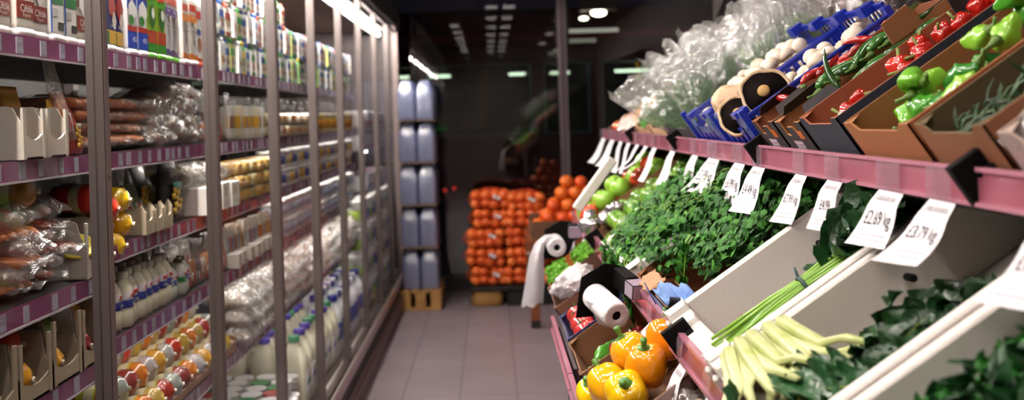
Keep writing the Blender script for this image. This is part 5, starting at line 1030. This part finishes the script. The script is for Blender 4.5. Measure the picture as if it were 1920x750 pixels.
for (y0, y1, nm) in ((2.02, 2.24, 'farther'), (1.74, 2.0, 'nearer')):
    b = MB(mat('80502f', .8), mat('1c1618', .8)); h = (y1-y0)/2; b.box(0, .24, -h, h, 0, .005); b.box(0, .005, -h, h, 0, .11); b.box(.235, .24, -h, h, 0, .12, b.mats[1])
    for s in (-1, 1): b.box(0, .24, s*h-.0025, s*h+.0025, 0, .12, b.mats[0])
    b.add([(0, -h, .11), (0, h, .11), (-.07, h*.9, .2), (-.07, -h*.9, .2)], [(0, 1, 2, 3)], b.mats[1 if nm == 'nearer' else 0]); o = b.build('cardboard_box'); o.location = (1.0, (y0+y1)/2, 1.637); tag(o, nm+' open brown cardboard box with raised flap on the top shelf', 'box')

# ---------------------------------------------------------------- LOWER TIER
crate(card_box, (.5, .08, '7c5a40', '84603f', 3), 'low', 3.09, 3.45, 'brown box of green apples', 'box', wh='beyond the parsley')
for (a, c, d) in ((2.47, 3.03, 'white foam crate overflowing with parsley'), (1.545, 1.94, 'white foam crate holding long-stemmed greens'), (1.165, 1.535, 'white foam crate of pale-stalked chard'), (.79, 1.155, 'white foam crate of curly kale')):
    crate(foam_crate, (), 'low', a, c, d, 'foam crate', wh='on lower tier')
crate(card_box, (.5, .12, '8a5c3e', '7c4c2e', 3), 'low', 1.955, 2.455, 'brown cardboard box with blue paper corner', 'box', wh='right of the parsley')
b = MB(mat('6f8fc4', .7, var='5c7cb4', vscale=30), mat('a87c5c', .8))
b.grid(lambda u, v: (.0+u*.06, -.23+v*.14, .115+.02*sin(u*5+v*7)+.02*noise.noise(Vector((u*4, v*4, 1)))+.02*(1-u)), 8, 10, b.mats[0]); b.grid(lambda u, v: (-.01+u*.05+.003*sin(v*14), .02+v*.15, .122+.012*noise.noise(Vector((u*5, v*9, 2)))), 6, 10, b.mats[1])
b.tube([(-.004, -.05, .16), (-.012, -.06, .1), (-.014, -.06, .03)], .0015, 5, NAVY); b.grid(lambda u, v: (-.006-.004*sin(v*3), -.24+u*.3, .125-v*.11), 6, 4, mat('5a6a94', .6, var='4a5478', vscale=40))
o = b.build('blue_paper_liner', None, True); so = o.modifiers.new('s', 'SOLIDIFY'); so.thickness = .0012; o.matrix_world = TIER['low'] @ Matrix.Translation((0, 2.2, 0)); tag(o, 'torn blue and brown paper liner folded over the brown box corner', 'paper liner')
crate(card_box, (.5, .1, '7c5a40', '84603f', 3), 'low', 3.47, 3.85, 'brown box of limes and foil-wrapped goods', 'box', wh='far on lower tier')
crate(card_box, (.5, .08, '8c6a4c', '84603f', 3), 'low', 3.87, 4.26, 'farthest brown box', 'box', wh='with apples and tomatoes on lower tier')
o = parsley_heap(); tag(o, 'heap of flat-leaf parsley overflowing its foam crate', 'parsley', kind='stuff')
i = 0
for k in range(2):
    for u in range(7):
        for j in range(4):
            c = (j+u) % 3; put(lime, (('4c7c20', '42701e', '5c8c28')[c], .034), at('low', .05+u*.068+k*.03, 3.14+j*.078+k*.02, .055+k*.055), rt(R(0, 6), R(-.6, .6)), 1, 'green apple, %s layer, %s row up' % (('lower', 'upper')[k], ordinal(u)), 'beyond the parsley', 'apple', 'green apples beyond the parsley')
for u in range(6):
    for j in range(3): put(lime, (('4c7c20', '42701e', '5c8c28')[(j+u) % 3], .034), at('low', .07+u*.07, 3.54+j*.1, .075), rt(R(0, 6), R(-.6, .6)), 1, 'green lime, %s row up' % ordinal(u), 'in the brown lime box', 'lime', 'limes in the brown box')
for u in range(5):
    for j in range(4):
        t_ = (u+j) % 3 == 0; put(tomato if t_ else lime, ('d84a2c', .04) if t_ else ('8cc43c', .042), at('low', .03+u*.08, 3.93+j*.085, .085+R(0, .03)), rt(R(0, 6), R(-.5, .5)), 1, ('orange-red tomato' if t_ else 'bright green apple')+', %s row up' % ordinal(u), 'in farthest brown box', 'tomato' if t_ else 'apple', 'mixed fruit in the farthest box')
def foil(sd):
    b = MB(mat('c8c4c8', .22, .85)); b.ball((0, 0, 0), (.035, .022, .02), 22, 14, fn=lambda d: 1+.2*noise.noise(d*3+Vector((sd, 0, 0)))+.12*noise.noise(d*9)); return b.build('foil_wrapped_piece', None, True)
for i, (u, y) in enumerate(((.0, 3.5), (.06, 3.46), (-.01, 3.6), (.02, 3.72), (.1, 3.5))): put(foil, (i % 3,), at('low', u, y, .125), rt(R(0, 3)), 1.2, 'shiny foil-wrapped piece', 'on front of brown lime box', 'foil piece', 'foil-wrapped pieces')
b = MB(FOAM); b.box(0, .215, -.02, .02, 0, .034); o = b.build('foam_strip', None, bevel=.004); o.matrix_world = Matrix.Translation((.30, 3.46, 1.165)) @ Matrix.Rotation(-.92, 4, 'Y'); tag(o, 'long white foam strip lying up the slope beside the apples', 'foam strip')
b = MB(mat('a88a8c', .5, var='98787c', vscale=6)); b.grid(lambda u, v: (.0, (v-.5)*.3, u*.09), 4, 6); 
# long greens, chard, kale
put(greens_bunch, (), at('low', .06, 1.63, .105), rt(.02, .10), (1.12, 1.15, 1.1), 'tied bunch of long-stemmed dark greens', 'in foam crate', 'greens')
put(celery, (1, False), at('low', .035, 1.50, .115), rt(-1.7, .0), .95, 'pale-stalked chard head', 'at front of foam crate', 'chard', 'chard heads'); put(celery, (2, False), at('low', .085, 1.505, .105), rt(-1.6, .05), .95, 'pale-stalked chard head', 'at front of foam crate', 'chard', 'chard heads')
put(celery, (3, True), at('low', .05, 1.45, .065), rt(-.85, .03), .88, 'leafy dark chard head', 'behind two pale-stalked ones', 'chard', 'chard heads'); put(celery, (4, True), at('low', .0, 1.33, .075), rt(-.4, .04), .78, 'leafy dark chard head', 'at near side of foam crate', 'chard', 'chard heads'); put(celery, (5, True), at('low', .1, 1.45, .045), rt(-.75, .04), .9, 'leafy dark chard head', 'deepest in the foam crate', 'chard', 'chard heads')
i = 0
for u in (.03, .12, .22, .32, .42):
    for y in (.84, .92, 1.0): put(kale, (i % 3,), at('low', u+R(-.01, .01), y, .065), rt(R(0, 6)), R(.72, .85), 'curly kale bunch, %s row up' % ordinal(i//3), 'in nearest foam crate', 'kale', 'kale bunches'); i += 1

# ---------------------------------------------------------------- BOTTOM TIER AND BELOW
o = put(bag_roll, (), (.258, 2.36, 1.052), (.2, 0, .3), .88, 'white plastic bag roll on black bracket', 'below lower pink rail', 'bag roll')
o = put(bag_roll, (True,), (.24, 3.9, 1.0), (0, 0, 0), 1.0, 'white bag roll with one long loose bag hanging', 'by the oranges', 'bag roll')
put(crumple, (), at('bot', .085, 3.05, .125), rt(.2), (.68, .9, .8), 'crumpled clear plastic bag heap', 'at far end of bottom tier', 'plastic bag')
put(crumple, (.12, .1, .07, 3), at('bot', .1, 2.92, .14), rt(.9), .8, 'small crumpled clear plastic bag', 'beside the larger heap', 'plastic bag')
crate(card_box, (.3, .12, '6c4834', '5c3c2c', 3), 'bot', 2.88, 3.25, 'brown box under crumpled plastic bags', 'box', wh='on bottom tier')
crate(card_box, (.3, .10, 'c8702c', 'a85c24', 3), 'bot', 3.3, 3.68, 'orange-brown box of lettuce', 'box', wh='at far end of bottom tier')
for i in range(6): put(lettuce, (i % 2,), at('bot', .05+(i//3)*.11, 3.38+(i % 3)*.1, .08), rt(R(0, 6)), .6, 'bright green lettuce', 'in orange-brown box', 'lettuce', 'lettuces in the orange-brown box')
ESCB = crate(card_box, (.3, .10, '22264a', '30305a', 3), 'bot', 2.55, 2.86, 'dark blue box marked ESC with red fruit', 'box', wh='on bottom tier')
b = MB(P('c8c4d8')); b.text('ESC', .05, lambda a, c: (-.002, -a, .05+c), None); o = b.build('printed_letters'); o.parent = ESCB
for i in range(8): put(tomato, ('b83030', .033), at('bot', .05+(i//4)*.07, 2.59+(i % 4)*.07, .085), rt(R(0, 6), R(-.5, .5)), 1, 'dark red fruit, %s row' % ordinal(i//4), 'in dark blue box', 'fruit', 'red fruits in dark blue box')
crate(card_box, (.3, .10, '6f4c34', '7a5236', 3), 'bot', 2.2, 2.53, 'brown box with one green pepper', 'box', wh='on bottom tier')
put(long_pepper, ('4c9c2c', 1), at('bot', .04, 2.38, .05), rt(1.0), .8, 'small bright green pepper', 'alone in brown box', 'pepper')
for i in range(6): put(tomato, ('a02424', .028), at('bot', .1+(i//3)*.05, 2.25+(i % 3)*.07, .05), rt(R(0, 6)), 1, 'small red tomato, %s row' % ordinal(i//3), 'in the brown box', 'tomato', 'small red tomatoes')
crate(card_box, (.34, .09, '8a7470', '6c4a34', 0), 'bot', 1.8, 2.18, 'grey-brown box of yellow and orange peppers', 'box', wh='on bottom tier')
bp = [(.02, 2.07, .10, 'f6c812', 0), (.055, 1.99, .125, 'f2ae12', .3), (.08, 1.90, .12, 'f6c412', -.3), (.13, 2.02, .14, 'f0ac14', .5), (.14, 1.93, .13, 'ec940e', .1), (.0, 1.99, .04, 'f0b414', 1), (.02, 1.9, .05, 'f6c812', .4), (.08, 2.1, .07, 'ecb01c', 2), (.2, 2.0, .13, 'e68a10', .2)]
for i, (u, y, w, c, a) in enumerate(bp): put(bell_pepper, (c, .043), at('bot', u-.005, y, w-.02), Matrix.Rotation(a, 4, 'Z') @ Matrix.Rotation(-.5+.3*(i % 3), 4, 'Y') @ Matrix.Rotation((.5, -.9, .9, -.3, .3)[i % 5], 4, 'X'), 1, ('yellow' if c[0] == 'f' else 'orange' if c[:2] in ('ec', 'e8') else 'deep orange')+' bell pepper '+('above' if w > .09 else 'below'), 'in grey-brown box', 'bell pepper', 'bell peppers')
crate(card_box, (.34, .07, '4c3a38', '4a3026', 3), 'bot', 1.42, 1.78, 'dark box of film-wrapped orange vegetables', 'box', wh='on bottom tier')
for i in range(8): put(crinkle_bag, ('b8641c', i % 4), at('bot', .04+(i//3)*.09, 1.5+(i % 3)*.11, .055+.008*(i % 2)), rt(R(-1, 1)), .8, 'clear packet of orange vegetables, %s row' % ordinal(i//3), 'in dark box', 'packet', 'packets of orange vegetables')
crate(card_box, (.34, .07, '3a2e2c', '4a3026', 3), 'bot', 1.05, 1.4, 'dark box of green cucumbers', 'box', wh='nearest on bottom tier')
for i in range(7): put(cucumber, (), at('bot', .06+(i % 2)*.02, 1.1+i*.042, .06+.03*(i % 2)), rt(R(-.15, .15)), 1.1, 'dark green cucumber', 'in nearest dark box', 'cucumber', 'cucumbers')
for (y0, y1, z0, h, oc, d) in ((2.55, 2.95, .62, .14, '3a1c20', 'dark red fruit box below the bottom tier'), (2.1, 2.52, .62, .14, '241e2a', 'black fruit box below the bottom tier'), (2.55, 2.95, .3, .2, '2a2024', 'dark box in the stack on the floor, farther'), (2.1, 2.52, .3, .2, '4a3428', 'brown box in the stack on the floor, nearer'), (2.55, 2.95, .0, .28, '2a2024', 'lowest dark box on the floor, farther'), (2.1, 2.52, .0, .28, '30262a', 'lowest dark box on the floor, nearer')):
    b = MB(mat(oc, .7), mat('5c4030', .8)); w_ = (y1-y0)/2; t = .005; D = .16 if z0 > .5 else .25
    b.box(0, .24, -w_, w_, 0, t); b.box(0, t, -w_, w_, 0, h*.85); b.box(.24-t, .24, -w_, w_, 0, h)
    for s in (-1, 1): b.box(0, .24, s*w_-t/2, s*w_+t/2, 0, h)
    b.box(-.001, 0, -w_*.7, w_*.7, h*.2, h*.6, mat('8a7478', .5)); o = b.build('fruit_box'); o.location = (.205, (y0+y1)/2, z0); tag(o, d, 'box')
# ================================================================ CAMERA AND LIGHT
label_all()
cd = bpy.data.cameras.new('camera'); cam = bpy.data.objects.new('camera', cd); COL.objects.link(cam); SC.camera = cam
cd.sensor_width = 36; cd.lens = 35.625; cd.shift_x = .0219; cd.shift_y = -.0807; cd.clip_start = .05
cam.matrix_world = Matrix.Translation((0, 0, CAMZ)) @ Matrix.Rotation(PI/2, 4, 'X') @ Matrix.Rotation(-.03, 4, 'Z')
cd.dof.use_dof = True; cd.dof.focus_distance = 2.05; cd.dof.aperture_fstop = 3.2
w = bpy.data.worlds.new('night'); SC.world = w; w.use_nodes = True; w.node_tree.nodes['Background'].inputs[0].default_value = (.012, .01, .016, 1); w.node_tree.nodes['Background'].inputs[1].default_value = .6
SC.view_settings.view_transform = 'Standard'; SC.view_settings.look = 'None'; SC.view_settings.gamma = 1; SC.view_settings.use_curve_mapping = False
SC.view_settings.exposure = EXPO
cy = SC.cycles; cy.use_denoising = True; cy.max_bounces = 6; cy.transparent_max_bounces = 20; cy.diffuse_bounces = 3; cy.glossy_bounces = 3; cy.sample_clamp_indirect = 4; cy.caustics_reflective = False; cy.caustics_refractive = False
